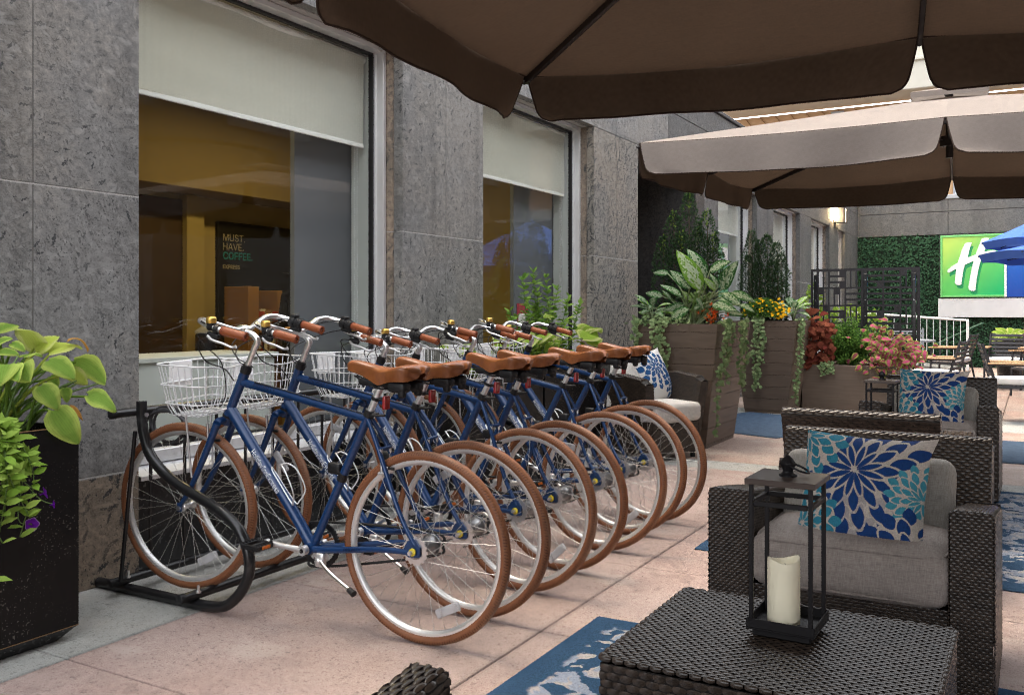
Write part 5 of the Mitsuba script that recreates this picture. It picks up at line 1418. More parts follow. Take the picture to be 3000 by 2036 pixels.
for (r, z0_, wv) in ((.0, .0, 0), (.0385, .0, 0), (.0390, .01, 0), (.0390, .10, .3), (.0385, .150, 1), (.0365, .1525, 1), (.0345, .149, 1), (.0335, .135, .9), (.030, .128, .2), (.0, .128, 0)):
    zz = z0_ + wv * (.006 * np.sin(ang * 2 + .6) + .003 * np.sin(ang + 2))
    V.append(np.stack([r * np.cos(ang), r * np.sin(ang), zz], 1))
V = np.array(V)
ck_ = thing('candle', 'cream pillar candle with a wavy rim standing in the front lantern', 'candle')
to = mat4(None, (3.022, 2.275, .4455))
part(ck_, 'wax', M().add(V.reshape(-1, 3), grid(len(V), 49)[:, ::-1]), 'candle_wax', to=to); part(ck_, 'wick', M().tube(curve([(0, 0, .1275), (.001, 0, .135), (.004, 0, .141)], 3), .0012, 5), 'black_rubber', to=to)

# ---- rounded wicker chair by the brown planters
k = thing('curved_armchair', 'dark wicker armchair with sloping curved arms and a pale cushion before the brown planter', 'armchair')
to = mat4(rot((0, 0, 1), 68), (1.05, 7.10, 0))        # local front = -y
Wd_, Dp = .76, .68
for s in (-1, 1):
    wk = Wk()
    def armfn(a, t, s=s):
        y = a; top = .695 - .05 * np.abs(y - .30) / .38 - .03 * (y < .05); x = s * (Wd_ / 2 - .085 * (1 - t / .66)) ; z = .05 + t / .66 * (top - .05)
        return np.stack([x, y + .05 * (1 - t / .66), z], 1), np.broadcast_to(np.array([s, 0, -.13]), (len(a), 3))
    def armin(a, t, s=s):
        p, _ = armfn(a, t); q = p.copy(); q[:, 0] -= s * .095; return q, np.broadcast_to(np.array([-s, 0, .13]), (len(a), 3))
    wk.add(armfn, Dp, .66, .030, .0125, .0036); wk.add(armin, Dp, .66, .030, .0125, .0036)
    def armtop(a, t, s=s):
        p, _ = armfn(a, np.full(len(a), .66)); p[:, 0] -= s * t; p[:, 2] += .012 * np.sin(PI * t / .095); return p, np.broadcast_to(np.array([0, 0, 1.0]), (len(a), 3))
    wk.add(armtop, Dp, .095, .028, .012, .003)
    def armend(a, t, s=s):
        p, _ = armfn(np.zeros(len(a)), t); p[:, 0] -= s * a; return p, np.broadcast_to(np.array([0, -1, 0.0]), (len(a), 3))
    wk.add(armend, .095, .66, .024, .0115, .0034)
    wk.put(k, 'arm', to)
wk = Wk()
wk.add(lambda a, t: (np.stack([-.36 + a, .63 + .05 * np.cos((a - .36) * 3) + .1 * t / .76, .05 + t], 1), np.broadcast_to(np.array([0, 1.0, -.1]), (len(a), 3))), .72, .72, .032, .013, .0036)
wk.add(lambda a, t: (np.stack([-.36 + a, .55 + .05 * np.cos((a - .36) * 3) + .1 * t / .76, .05 + t], 1), np.broadcast_to(np.array([0, -1.0, .1]), (len(a), 3))), .72, .72, .032, .013, .0036)
wk.add(flat((-.27, .02, .06), (1, 0, 0), (0, 0, 1), (0, -1, 0)), .54, .24, .030, .0125, .0034)
wk.put(k, 'back', to)
v, f0 = rbox((.55, .60, .15), .04, 8, .02, .01, 9, .006)
part(k, 'seat_cushion', M().add(v + np.array([0, .28, .385]), f0), 'linen_pale', to=to)
for sx in (-1, 1):
    for sy in (.07, .6): part(k, 'foot', M().tube([(sx * .26, sy, .0), (sx * .26, sy, .055)], .02, 10), 'black_plastic', to=to)
def place4(c, h): p = to @ np.array([*c, 1.0]); return p[:3]
pillow('white pillow with blue flowers leaning in the curved wicker chair', place4((.10, .36, .66), 0), .44, rot((0, 0, 1), 68) @ pframe(12, 20, 6), 'pillow_white', 5)
pillow('plain beige pillow at the back of the curved wicker chair', place4((-.18, .42, .62), 0), .40, rot((0, 0, 1), 68) @ pframe(-30, 22, 4), 'linen_pale', 7)

# ---- rugs
def rug(label, x0, x1, y0, y1, mat, name='rug', rz_=0, bord=True, group=None):
    nx, ny = int((x1 - x0) / .03) + 2, int((y1 - y0) / .03) + 2
    X, Y = np.meshgrid(np.linspace(x0, x1, nx), np.linspace(y0, y1, ny), indexing='ij')
    ex, ey = np.minimum(X - x0, x1 - X), np.minimum(Y - y0, y1 - Y)
    Z = .0125 - .009 * np.exp(-np.minimum(ex, ey) / .006) + .0015 * meshkit.fbm(np.stack([X * 4, Y * 4, X * 0], -1), 2, 4)
    Xw = X + .004 * np.sin(Y * 5) * (ex < .02); Yw = Y + .004 * np.sin(X * 6) * (ey < .02)
    m = M().add(np.stack([Xw, Yw, Z], -1).reshape(-1, 3), grid(nx, ny), np.stack([ex.ravel(), ey.ravel()], 1))
    m.b(x0, x1, y0, y1, .002, .0045)
    tt2 = None
    if rz_:
        cx, cy = (x0 + x1) / 2, (y0 + y1) / 2
        tt2 = mat4(None, (cx, cy, 0)) @ mat4(rot((0, 0, 1), rz_)) @ mat4(None, (-cx, -cy, 0))
    return solo(name, m, mat, label, 'rug', group, to=tt2)
rug('blue and grey patterned rug under the front wicker table', 2.065, 4.6, .2, 3.30, 'rug_blue')
rug('faded blue patterned rug under the far seats at the right edge', 2.06, 4.7, 4.48, 6.92, 'rug_far')
rug('plain blue mat on the paving beside the tall brown planters', .25, 1.75, 9.0, 10.75, 'mat_blue', 'mat', -19)
rug('plain blue mat lying further right beyond the far armchair', 3.0, 4.8, 8.27, 9.66, 'mat_blue', 'mat')

# ================================================================== planters
def black_planter(label, x0, x1, y0, y1, h=.782):
    k = thing('black_planter', label, 'planter', 'black trough planters along the wall')
    for (a, b, c, d) in ((x1 - .018, x1, y0, y1), (x0, x0 + .018, y0, y1), (x0 + .0185, x1 - .0185, y0, y0 + .018), (x0 + .0185, x1 - .0185, y1 - .018, y1)):
        part(k, 'panel', M().b(a, b, c, d, .055, h, .0015), 'planter_black')
    part(k, 'rim', M().b(x0 + .019, x1 - .019, y0 + .019, y1 - .019, h - .05, h - .03), 'soil')
    eg = M().b(x1 - .0175, x1 + .0006, y0 + .001, y1 - .001, h + .0002, h + .0016); eg.b(x1 - .016, x1 + .0006, y0 + .001, y1 - .001, .0525, .0548)
    part(k, 'edge', eg, 'planter_edge')
    ft = M(); i = .06
    A = [(x0 + .01, y0 + .01), (x1 - .002, y0 + .004), (x1 - .002, y1 - .004), (x0 + .01, y1 - .01)]; Bq = [(x0 + .04, y0 + i), (x1 - .045, y0 + i), (x1 - .045, y1 - i), (x0 + .04, y1 - i)]
    for q in range(4):
        p, r = q, (q + 1) % 4; ft.add([(*Bq[p], .001), (*Bq[r], .001), (*A[r], .052), (*A[p], .052)], [[0, 1, 2, 3]])
    part(k, 'foot', ft, 'black_panel', smooth=False)
    return k
black_planter('black trough planter at the left edge with pale green hostas', .10, .50, .95, 2.135)
black_planter('black trough planter behind the bicycles below the laurel', .10, .50, 5.83, 7.0)
black_planter('black trough planter behind the middle bicycles against the grey pillar', .10, .50, 4.62, 5.80)
def brown_planter(label, xc, y0, dep=.93, wt=.77, wb=.50, h=1.10, n=7):
    k = thing('brown_planter', label, 'planter', 'tall brown slatted planters')
    yc = y0 + dep / 2
    def half(z): return lerp(wb / 2, wt / 2, z / h), lerp(dep / 2 * .93, dep / 2 + .06, z / h)
    zs = [0.035] + [.035 + (h - .11) * (i + 1) / n for i in range(n)] + [h]
    for i in range(len(zs) - 1):
        z0_, z1_ = zs[i] + .0017, zs[i + 1] - .0017
        for (sx, sy) in ((1, 0), (-1, 0), (0, 1), (0, -1)):
            m = M(); V = []
            for (z, o) in ((z0_, 0), (z1_, 0), (z0_, -.022), (z1_, -.022)):
                hx, hy = half(z); hx += o; hy += o
                if sx: V += [(xc + sx * hx, yc - hy, z), (xc + sx * hx, yc + hy, z)]
                else: V += [(xc - hx, yc + sy * hy, z), (xc + hx, yc + sy * hy, z)]
            fl = [(0, 1, 3, 2), (2, 3, 7, 6), (4, 5, 1, 0), (0, 2, 6, 4), (1, 5, 7, 3)]
            V = np.array(V); vv, ff = [], []
            cen = np.array([xc, yc, (z0_ + z1_) / 2])
            for q in fl:
                pts = V[list(q)]; nn = np.cross(pts[1] - pts[0], pts[2] - pts[0])
                if nn @ (pts.mean(0) - V.mean(0)) < 0: pts = pts[::-1]
                ff.append([len(vv) + j for j in range(4)]); vv.extend(pts)
            part(k, 'plank', M().add(vv, ff), 'planter_brown', smooth=False)
    hx, hy = half(h)
    part(k, 'liner', M().b(xc - wb / 2 + .0, xc + wb / 2 - .0, yc - hy * .8, yc + hy * .8, .02, h - .06), 'soil')
    part(k, 'soil', M().b(xc - hx + .025, xc + hx - .025, yc - hy + .025, yc + hy - .025, h - .055, h - .035), 'soil')
    part(k, 'plinth', M().b(xc - wb / 2 + .0, xc + wb / 2 - .0, yc - dep / 2 * .92, yc + dep / 2 * .92, .0, .034), 'planter_brown')
    return k
brown_planter('tall brown slatted planter holding the big variegated dumb cane', .795, 7.80)
brown_planter('tall brown slatted planter with orange chrysanthemums behind the first', .775, 10.93)
k = thing('low_planter', 'low wide brown planter with red and pink coleus and a green shrub', 'planter')
part(k, 'front_panel', M().b(1.06, 2.14, 11.60, 11.63, .02, .56, .004), 'planter_brown'); part(k, 'side_panel', M().b(1.06, 1.09, 11.6305, 12.3, .02, .56, .004), 'planter_brown'); part(k, 'side_panel', M().b(2.11, 2.14, 11.6305, 12.3, .02, .56, .004), 'planter_brown'); part(k, 'back_panel', M().b(1.0905, 2.1095, 12.27, 12.3, .02, .56, .004), 'planter_brown'); part(k, 'soil', M().b(1.0905, 2.1095, 11.631, 12.269, .48, .52), 'soil')

# ---- black lattice screens
def lattice(k, x0, x1, z0, z1, y, seed):
    r = random.Random(seed); cell = (x1 - x0 - .05) / 3; nz = int(round((z1 - z0 - .05) / cell)); cz = (z1 - z0 - .05) / nz
    holes = []
    for i in range(3):
        for j in range(nz):
            a, b = x0 + .025 + i * cell, z0 + .025 + j * cz; vert = (i + j + (r.random() < .3)) % 2
            for q in range(3):
                if vert: holes.append(sbox(a + cell * (q + .13) / 3, b + .012, a + cell * (q + .87) / 3, b + cz - (.010 if r.random() < .75 else cz * .36)))
                else: holes.append(sbox(a + .012, b + cz * (q + .2) / 3, a + cell - (.010 if r.random() < .75 else cell * .36), b + cz * (q + .83) / 3))
    return part(k, 'lattice_panel', extr(sbox(x0, z0, x1, z1).difference(unary_union(holes)), .012, mat4(RYm, (0, y, 0))), 'screen_metal', smooth=False)
k = thing('privacy_screen', 'black metal privacy screen with a cut out lattice behind the low planter', 'screen')
lattice(k, .96, 1.628, .80, 1.775, 12.62, 3); lattice(k, 1.632, 2.30, .80, 1.775, 12.62, 8)
for x in (1.03, 1.655, 2.235):
    m = M().b(x - .02, x + .02, 12.56, 12.60, .0, 1.70, .003); part(k, 'post', m, 'black_steel')
    part(k, 'screw', M().tube([(x, 12.558, 1.62), (x, 12.556, 1.62)], .006, 8).tube([(x, 12.558, 1.36), (x, 12.556, 1.36)], .006, 8).tube([(x, 12.558, 1.15), (x, 12.556, 1.15)], .006, 8), 'silver', kind='stuff')

# ---- dining chairs and table
def dining_chair(label, x, y, rz_, group='teak armed dining chairs'):
    k = thing('dining_chair', label, 'chair', group); to = mat4(rot((0, 0, 1), rz_), (x, y, 0))       # faces local +x
    for s in (-1, 1):
        part(k, 'leg', M().tube([(.27, .25 * s, 0), (.24, .25 * s, .63)], .016, 8), 'slate_metal', to=to)
        part(k, 'leg', M().tube([(-.30, .25 * s, 0), (-.21, .25 * s, .45), (-.33, .23 * s, .86)], .016, 8), 'slate_metal', to=to)
        for q in (-.024, .024): part(k, 'arm_slat', M().box((.0, .255 * s + q, .648), (.56, .038, .018), .003), 'teak', to=to)
        part(k, 'arm_rail', M().box((-.02, .255 * s, .628), (.50, .03, .018), .002), 'slate_metal', to=to)
    for q in range(6): part(k, 'back_slat', M().box((-.232 - q * .019, 0, .52 + q * .062), (.014, .46, .040), .003, rot((0, 1, 0), -17)), 'slate_metal', to=to)
    part(k, 'seat_frame', M().box((.02, 0, .395), (.50, .50, .03), .004), 'slate_metal', to=to)
    v, f0 = rbox((.50, .48, .075), .03, 5, .012); part(k, 'cushion', M().add(v + np.array([.02, 0, .452]), f0), 'white_cushion', to=to)
    return k
dining_chair('slatted dining chair with teak arms nearest the low planter, back to the right', 2.50, 12.35, 172)
dining_chair('slatted dining chair with teak arms at the grey table before the railing', 2.42, 16.1, 170)
dining_chair('slatted dining chair with teak arms and white cushion at the right edge', 3.36, 11.45, 8)
dining_chair('far dining chair at the right edge before the hedge, facing us', 3.15, 16.3, -95)
dining_chair('dark slatted dining chair partly cut by the right edge', 3.62, 14.9, -150)
def bistro_table(label, x, y, r, mat):
    k = thing('dining_table', label, 'table')
    part(k, 'top', M().lathe(split((0, .745), (r, .745), (r, .715), (0, .715)), 32, (x, y, 0)), mat); part(k, 'column', M().tube([(x, y, .03), (x, y, .714)], .045, 14), mat); part(k, 'base', M().lathe(split((0, .03), (.28, .03), (.3, .0)), 24, (x, y, 0)), mat)
bistro_table('round pale grey table by the white railing', 1.72, 16.6, .42, 'grey_metal')
bistro_table('dining table behind the right edge under the blue parasol', 4.15, 13.4, .45, 'grey_metal')
k = thing('metal_chair', 'grey metal chair with a slatted back behind the grey table', 'chair')
for q in range(4): part(k, 'back_slat', M().b(1.35, 1.85, 17.5, 17.52, .62 + q * .075, .665 + q * .075, .003), 'grey_metal')
for s in (1.34, 1.86): part(k, 'leg', M().tube([(s, 17.52, 0), (s, 17.51, .92)], .018, 8), 'grey_metal'); part(k, 'leg', M().tube([(s, 17.05, 0), (s, 17.08, .45)], .016, 8), 'grey_metal')
part(k, 'seat', M().b(1.36, 1.84, 17.06, 17.5, .43, .46, .004), 'grey_metal')
# ================================================================== plants
def big_leaf(base, tip, width, up, arch, uid, heart=0.0, fold=.18, wave=.0, stem=None, nv=11, nu=7, sr=.003, rib=.0):
    base, tip, up = (np.asarray(q, float) for q in (base, tip, up)); L = np.linalg.norm(tip - base); x = (tip - base) / L
    up = up - x * (up @ x); up /= np.linalg.norm(up); s = np.cross(up, x)
    v = np.linspace(0, 1, nv); u = np.linspace(-1, 1, nu)
    prof = np.sin(PI * np.clip(v, 0, 1) ** (.72 - .22 * heart)) ** (.78 - .2 * heart); prof[-1] = 0; prof[0] = .02 + .3 * heart
    P = []; UV = []
    ph = uid * 1.7
    for i, t in enumerate(v):
        for a in u:
            w = prof[i] * width / 2 * a
            back = -heart * .12 * L * abs(a) ** 1.5 * max(0, 1 - t * 5)
            h = arch * L * (4 * t * (1 - t)) * .5 - arch * L * .25 * t * t + fold * abs(w) + wave * L * math.sin(t * 9 + ph + a * 1.3) * abs(a) ** 1.4 * prof[i] + rib * width * math.cos(a * PI * 5) * prof[i] - .10 * width * a * a * fold * 4
            P.append(base + x * (t * L + back) + s * w + up * h); UV.append((uid + .02 + .96 * (a + 1) / 2, t))
    m = M().add(P, grid(nv, nu), UV)
    if stem is not None:
        st = np.asarray(stem, float); mid = lerp(st, base, .55) + np.array([0, 0, .22 * np.linalg.norm(base - st)]) * .6
        c = curve([st, mid, base + x * .01], 6); vv, ff, uv = tube(c, np.linspace(sr * 1.5, sr, len(c)), 6, False)
        m.add(vv, ff, np.stack([np.full(len(vv), uid + .5), np.full(len(vv), .05)], 1))
    return m
CAMV = np.array([.45, -.75, .5])
def leaf_set(key, data, mat, crown, wr, arch, heart, up=(.35, -.5, .9), spread=.05, wave=.012, sr=.003, stems=True, fold=.18, rib=0.0):
    for i, q in enumerate(data):
        b, t = np.array(q[:3]), np.array(q[3:]); L = np.linalg.norm(t - b)
        if L > .42: t = b + (t - b) * .42 / L; L = .42
        L = max(L, .045)
        u = np.array(up) + rng.normal(0, .22, 3)
        st = np.array(crown) + rng.normal(0, spread, 3) * np.array([1, 1, 0]) if stems else None
        part(key, 'leaf', big_leaf(b, t, L * rng.uniform(*wr), u, arch * rng.uniform(.6, 1.4), i, heart, fold, wave, st, sr=sr, rib=rib, nu=15 if rib else 7), mat(i) if callable(mat) else mat)
HOSTA= [(0.313,2.088,1.059,0.349,1.998,1.148),(0.332,2.080,1.056,0.374,2.138,1.113),(0.368,2.103,1.049,0.345,2.255,1.073),(0.420,2.069,1.023,0.520,2.105,0.960),(0.420,2.170,1.018,0.450,2.285,0.931),(0.500,1.986,0.939,0.570,2.006,0.858),(0.450,2.210,0.888,0.500,2.299,0.824),(0.500,2.038,0.848,0.560,2.093,0.724),(0.400,2.168,0.981,0.450,2.206,0.927),(0.450,1.896,1.018,0.550,1.809,0.970),(0.450,1.939,1.009,0.550,1.908,0.967),(0.386,1.950,1.090,0.427,1.975,1.062),(0.322,1.932,1.131,0.296,2.031,1.156),(0.401,2.147,0.916,0.428,2.137,0.866),(0.381,1.890,1.050,0.456,1.931,1.057),(0.500,1.887,1.013,0.560,1.863,0.970),(0.335,1.910,1.076,0.401,1.940,1.111),(0.350,2.122,0.960,0.400,2.120,0.926),(0.403,1.983,1.040,0.385,2.065,1.043)]
DIEF= [(0.996,7.861,1.396,0.761,7.796,1.813),(0.919,8.234,1.520,0.750,8.204,1.796),(1.111,8.082,1.400,1.267,8.030,1.658),(1.014,8.028,1.567,1.223,7.990,1.657),(0.864,7.958,1.414,0.668,7.952,1.586),(0.740,8.063,1.347,0.520,8.108,1.465),(0.543,8.107,1.349,0.347,8.156,1.388),(0.437,8.185,1.234,0.257,8.244,1.287),(0.830,8.102,1.304,0.759,8.028,1.396),(0.934,8.187,1.447,0.805,8.242,1.356),(1.044,8.207,1.424,0.967,8.198,1.561),(1.106,8.121,1.379,1.304,8.055,1.250),(1.169,8.174,1.380,1.396,8.166,1.294),(1.073,7.928,1.273,1.321,7.838,1.217),(1.109,8.184,1.204,1.270,8.243,1.176),(0.889,7.840,1.232,0.691,7.868,1.134),(0.796,7.985,1.275,0.617,7.909,1.211),(0.901,7.932,1.225,1.001,7.955,1.287),(0.814,8.193,1.204,0.830,8.100,1.098),(0.900,8.077,1.098,0.920,7.984,1.006),(0.461,8.123,1.175,0.308,8.076,1.204),(0.572,8.196,1.562,0.388,8.253,1.582),(0.767,8.027,1.346,0.641,8.087,1.312),(0.999,7.939,1.398,0.921,7.852,1.576),(1.065,8.070,1.400,0.973,7.975,1.510),(1.334,7.889,1.271,1.472,7.854,1.204),(0.646,8.075,1.305,0.583,8.000,1.404),(0.967,7.819,1.327,1.025,7.858,1.218),(1.041,7.941,1.301,1.109,7.995,1.204),(1.045,8.203,1.332,1.172,8.164,1.274)]
COLEUS= [(1.107,11.611,1.201,1.182,11.588,1.258),(1.122,11.675,1.187,1.264,11.661,1.230),(1.267,11.646,1.172,1.372,11.634,1.187),(1.128,11.779,0.997,1.034,11.755,1.026),(1.179,11.601,0.986,1.262,11.600,1.016),(1.248,11.533,0.931,1.161,11.486,0.974),(1.196,11.792,0.925,1.180,11.770,0.976),(1.129,11.642,0.956,1.055,11.563,0.957),(1.208,11.595,1.015,1.211,11.579,0.901),(1.345,11.457,0.906,1.334,11.445,0.976),(1.317,11.671,0.901,1.276,11.598,0.902),(1.331,11.670,0.944,1.398,11.641,0.952),(1.342,11.688,0.858,1.418,11.647,0.846),(1.271,11.697,0.842,1.298,11.699,0.885),(1.167,11.458,0.804,1.189,11.384,0.758),(1.148,11.687,0.710,1.184,11.713,0.681),(1.137,11.538,0.701,1.170,11.508,0.654),(1.265,11.657,0.800,1.246,11.613,0.772),(1.322,11.577,1.059,1.405,11.532,1.032),(1.335,11.579,0.988,1.446,11.565,0.982),(1.202,11.555,1.130,1.306,11.517,1.137),(1.070,11.720,0.780,1.100,11.643,0.740),(1.280,11.649,0.629,1.321,11.650,0.616),(1.353,11.559,0.790,1.336,11.503,0.750),(1.180,11.731,0.666,1.177,11.678,0.639)]
PINK= [(1.963,11.466,1.010,1.903,11.433,1.037),(1.964,11.644,1.007,1.934,11.576,1.035),(1.995,11.513,1.009,2.064,11.469,1.024),(1.957,11.692,0.992,1.975,11.660,0.944),(1.969,11.699,1.020,2.003,11.638,0.980),(1.904,11.518,0.953,1.886,11.509,0.932),(2.098,11.710,0.910,2.063,11.679,0.952),(2.164,11.479,0.916,2.222,11.412,0.925),(2.177,11.585,0.941,2.234,11.526,0.957),(2.139,11.682,0.884,2.138,11.695,0.842),(2.216,11.464,0.890,2.259,11.415,0.879),(2.062,11.683,0.813,2.025,11.673,0.841),(2.101,11.682,0.800,2.042,11.640,0.787),(2.168,11.445,0.755,2.149,11.398,0.702),(2.166,11.678,0.774,2.178,11.628,0.694),(2.247,11.521,0.808,2.326,11.487,0.783),(2.282,11.547,0.848,2.348,11.512,0.864),(2.313,11.722,0.830,2.395,11.659,0.840),(2.372,11.402,0.761,2.443,11.425,0.748),(2.352,11.708,0.722,2.425,11.737,0.681),(2.244,11.552,0.630,2.216,11.577,0.656),(2.249,11.725,0.609,2.281,11.669,0.667),(2.269,11.661,0.585,2.318,11.673,0.544),(2.247,11.632,0.613,2.224,11.609,0.559),(2.349,11.501,0.703,2.366,11.459,0.651),(2.037,11.480,0.628,1.996,11.407,0.630),(2.046,11.606,0.609,2.091,11.558,0.640),(2.010,11.684,0.576,2.007,11.609,0.511),(2.032,11.716,0.575,2.097,11.713,0.563),(2.109,11.723,0.563,2.158,11.742,0.578),(2.123,11.715,0.536,2.118,11.698,0.496),(2.285,11.405,0.544,2.297,11.407,0.504),(2.403,11.460,0.572,2.456,11.413,0.549),(2.310,11.632,0.587,2.363,11.610,0.563),(2.207,11.545,0.589,2.153,11.568,0.518),(2.020,11.614,0.911,2.051,11.572,0.871),(2.313,11.488,0.918,2.237,11.503,0.903),(2.077,11.567,0.721,2.025,11.573,0.692),(2.396,11.523,0.636,2.463,11.465,0.627),(2.189,11.587,0.654,2.137,11.597,0.639)]
HOSTA2= [(0.334,6.295,0.976,0.399,6.314,0.960),(0.484,5.933,1.004,0.551,5.633,1.007),(0.465,6.012,0.977,0.436,5.944,0.921),(0.426,5.976,1.002,0.499,5.770,0.984),(0.310,6.811,1.022,0.313,7.078,1.076),(0.354,6.769,1.017,0.387,7.073,1.054),(0.385,6.736,1.004,0.411,7.001,0.947),(0.455,6.554,0.995,0.426,6.900,0.943),(0.311,6.776,0.959,0.296,6.907,0.926),(0.325,6.085,0.972,0.303,6.015,0.922),(0.495,5.661,1.011,0.567,5.440,0.948),(0.317,6.328,0.905,0.347,6.313,0.866),(0.363,6.210,0.897,0.371,6.371,0.830),(0.370,6.298,0.907,0.418,6.307,0.887),(0.417,6.076,0.851,0.431,6.135,0.758),(0.338,6.317,0.838,0.348,6.395,0.727),(0.325,6.373,0.883,0.361,6.466,0.812),(0.443,5.929,0.820,0.459,5.806,0.783),(0.316,5.911,1.054,0.307,6.035,1.012),(0.375,5.714,1.027,0.417,5.526,0.984),(0.457,5.784,1.051,0.472,5.626,1.061),(0.460,5.938,1.169,0.505,6.017,1.143),(0.386,6.108,1.155,0.401,6.010,1.168),(0.399,6.405,1.153,0.454,6.432,1.167),(0.384,5.416,1.004,0.437,5.234,1.016),(0.392,5.521,0.989,0.392,5.450,0.956),(0.407,6.299,1.034,0.461,6.402,0.979),(0.314,6.531,1.042,0.335,6.645,1.026)]

k = thing('hosta', 'pale green hosta with broad ribbed leaves in the left black planter', 'plant', 'hostas in the black planters')
leaf_set(k, HOSTA, lambda i: 'hosta_yellow' if i in (0, 1, 2, 8) else 'hosta_leaf', (.28, 1.93, .75), (.72, .92), .22, .8, spread=.05, sr=.0042, rib=.014, wave=.03)
part(k, 'leaf', big_leaf((.40, 2.16, 1.10), (.43, 2.23, 1.065), .05, (0, 0, 1), .3, 3, 0, .7), 'dry_leaf'); part(k, 'leaf', big_leaf((.47, 2.12, .86), (.49, 2.16, .80), .02, (1, 0, 0), .1, 5, 0, .7), 'dry_leaf')
st_ = M()
for i in range(46):
    a = rng.uniform(0, 2 * PI); r = rng.uniform(.0, .12); b = np.array([.28, 1.90, .75]) + np.array([r * math.cos(a) * .8, r * math.sin(a) * 1.5, 0])
    e = b + np.array([.14 * math.cos(a) + rng.normal(0, .03), .26 * math.sin(a) + rng.normal(0, .04), rng.uniform(.16, .30)])
    st_.tube(curve([b, lerp(b, e, .5) + np.array([0, 0, .04]), e], 4), np.linspace(.0055, .003, 9), 6)
part(k, 'stalks', st_, 'stem_green', kind='stuff')
for i in range(26):
    a = rng.uniform(-2.9, 1.2); r = rng.uniform(.15, .30); b = np.array([.30, 1.55 + rng.uniform(-.25, .2), 1.0 + rng.uniform(-.08, .12)]); e = b + np.array([.10 * math.cos(a), .14 * math.sin(a), rng.uniform(-.08, .06)])
    part(k, 'leaf', big_leaf(b, e, .12, (.3, -.3, 1), .25, 30 + i, .8, .18, .03, (.28, 1.6, .75), nu=15, rib=.014), 'hosta_leaf')
k = thing('petunia', 'trailing petunia with two violet flowers hanging over the left black planter', 'plant')
stm, P, D, Nn = M(), [], [], []
for i in range(15):
    y = rng.uniform(1.58, 1.85); p0 = np.array([.47, y, .79]); ln = rng.uniform(.12, .36) * (1 if y > 1.7 else 1.4)
    c = curve([p0, p0 + np.array([.07, .02, .03]), p0 + np.array([.085 + rng.uniform(0, .05), rng.uniform(0, .09), -.4 * ln]), p0 + np.array([.07 + rng.uniform(0, .06), rng.uniform(0, .14), -ln])], 6)
    stm.tube(c, .0022, 5)
    for q in c[5:]:
        for _ in range(1 + (rng.random() < .4)):
            a = rng.uniform(0, 2 * PI); P.append(q); D.append((.5 + .6 * math.cos(a), math.sin(a) * .9, rng.uniform(-.3, .7))); Nn.append((.8, -.4, .7) + rng.normal(0, .3, 3))
for cc in ((.55, 1.89, .70), (.56, 1.84, .655), (.55, 1.77, .72)):
    for j in range(13):
        a = j * 2.4; r = .010 + .0025 * j
        P.append(np.array(cc) + np.array([.01 - .001 * j, 0, 0])); D.append((.25 + .03 * (14 - j), math.cos(a), math.sin(a))); Nn.append((1, .0, .4))
part(k, 'stems', stm, 'stem_green', kind='stuff')
part(k, 'foliage', leaves(P, D, Nn, rng.uniform(.040, .075, len(P)), rng.uniform(.018, .030, len(P)), rng.integers(0, 90, len(P)), rows=3), 'petunia_leaf', kind='stuff')
def flower(c, ax, r, uid):
    F = frame_z(ax); m = M(); n = 31; V, U = [], []
    for i, (rr, zz, vv) in enumerate(((.08, -.9, .5), (.12, -.4, .5), (.35, -.08, .62), (.75, .05, .85), (1.0, .02, 1.0))):
        for j in range(n):
            a = j * 2 * PI / (n - 1); q = r * rr * (1 + (.09 * math.cos(5 * a) + .03 * math.sin(13 * a)) * rr)
            V.append(np.asarray(c) + F @ np.array([q * math.cos(a), q * math.sin(a), zz * r + .05 * r * math.sin(5 * a + 1) * rr])); U.append((uid + .5 + (vv - .5), vv))
    return m.add(V, grid(5, n), np.clip(U, uid + .02, uid + .99))
for i, (c, ax, r) in enumerate((((.565, 1.960, .572), (.3, .9, .25), .021), ((.575, 1.905, .475), (.85, -.45, .1), .022), ((.56, 1.995, .525), (.3, .95, 0), .014))):
    part(k, 'flower', flower(c, ax, r, i), 'petal_violet'); part(k, 'flower_stalk', M().tube(curve([c, np.array(c) + np.array([-.03, -.03, .02]), (.53, 1.90, .62)], 4), .002, 5), 'stem_green')

k = thing('hosta', 'lime edged hosta behind the bicycles in the black planter under the second window', 'plant', 'hostas in the black planters')
leaf_set(k, HOSTA2, lambda i: 'hosta_lime', (.30, 6.15, .76), (.50, .68), .28, .55, spread=.12, sr=.0035, wave=.03, rib=.012)
k = thing('laurel', 'upright bright green laurel stems rising behind the hosta in the second window', 'plant')
stm, P, D, Nn = M(), [], [], []
for (y, zt) in ((5.842, 1.44), (6.035, 1.50), (6.10, 1.36), (6.188, 1.46), (6.46, 1.37), (6.678, 1.32), (6.80, 1.27), (5.72, 1.20), (5.86, 1.15), (6.03, 1.16), (6.25, 1.18), (6.55, 1.12), (5.95, 1.28), (6.14, 1.24)):
    b = np.array([.28, lerp(y, 6.15, .35), .74]); e = np.array([.30 + rng.normal(0, .03), y, zt]); c = curve([b, lerp(b, e, .5) + rng.normal(0, .015, 3), e], 9); stm.tube(c, np.linspace(.005, .0022, len(c)), 6)
    N_ = int((zt - .8) / .019)
    for j in range(N_):
        t = .22 + .78 * j / N_; q = c[min(len(c) - 1, int(t * len(c)))]; a = (j % 2) * PI / 2 + (j // 2) * .35
        for s in (0, PI):
            P.append(q + np.array([0, 0, rng.normal(0, .006)])); D.append((math.cos(a + s), math.sin(a + s), rng.uniform(.15, .8) + (.8 if t > .93 else 0))); Nn.append((rng.normal(.2, .3), rng.normal(-.1, .3), 1))
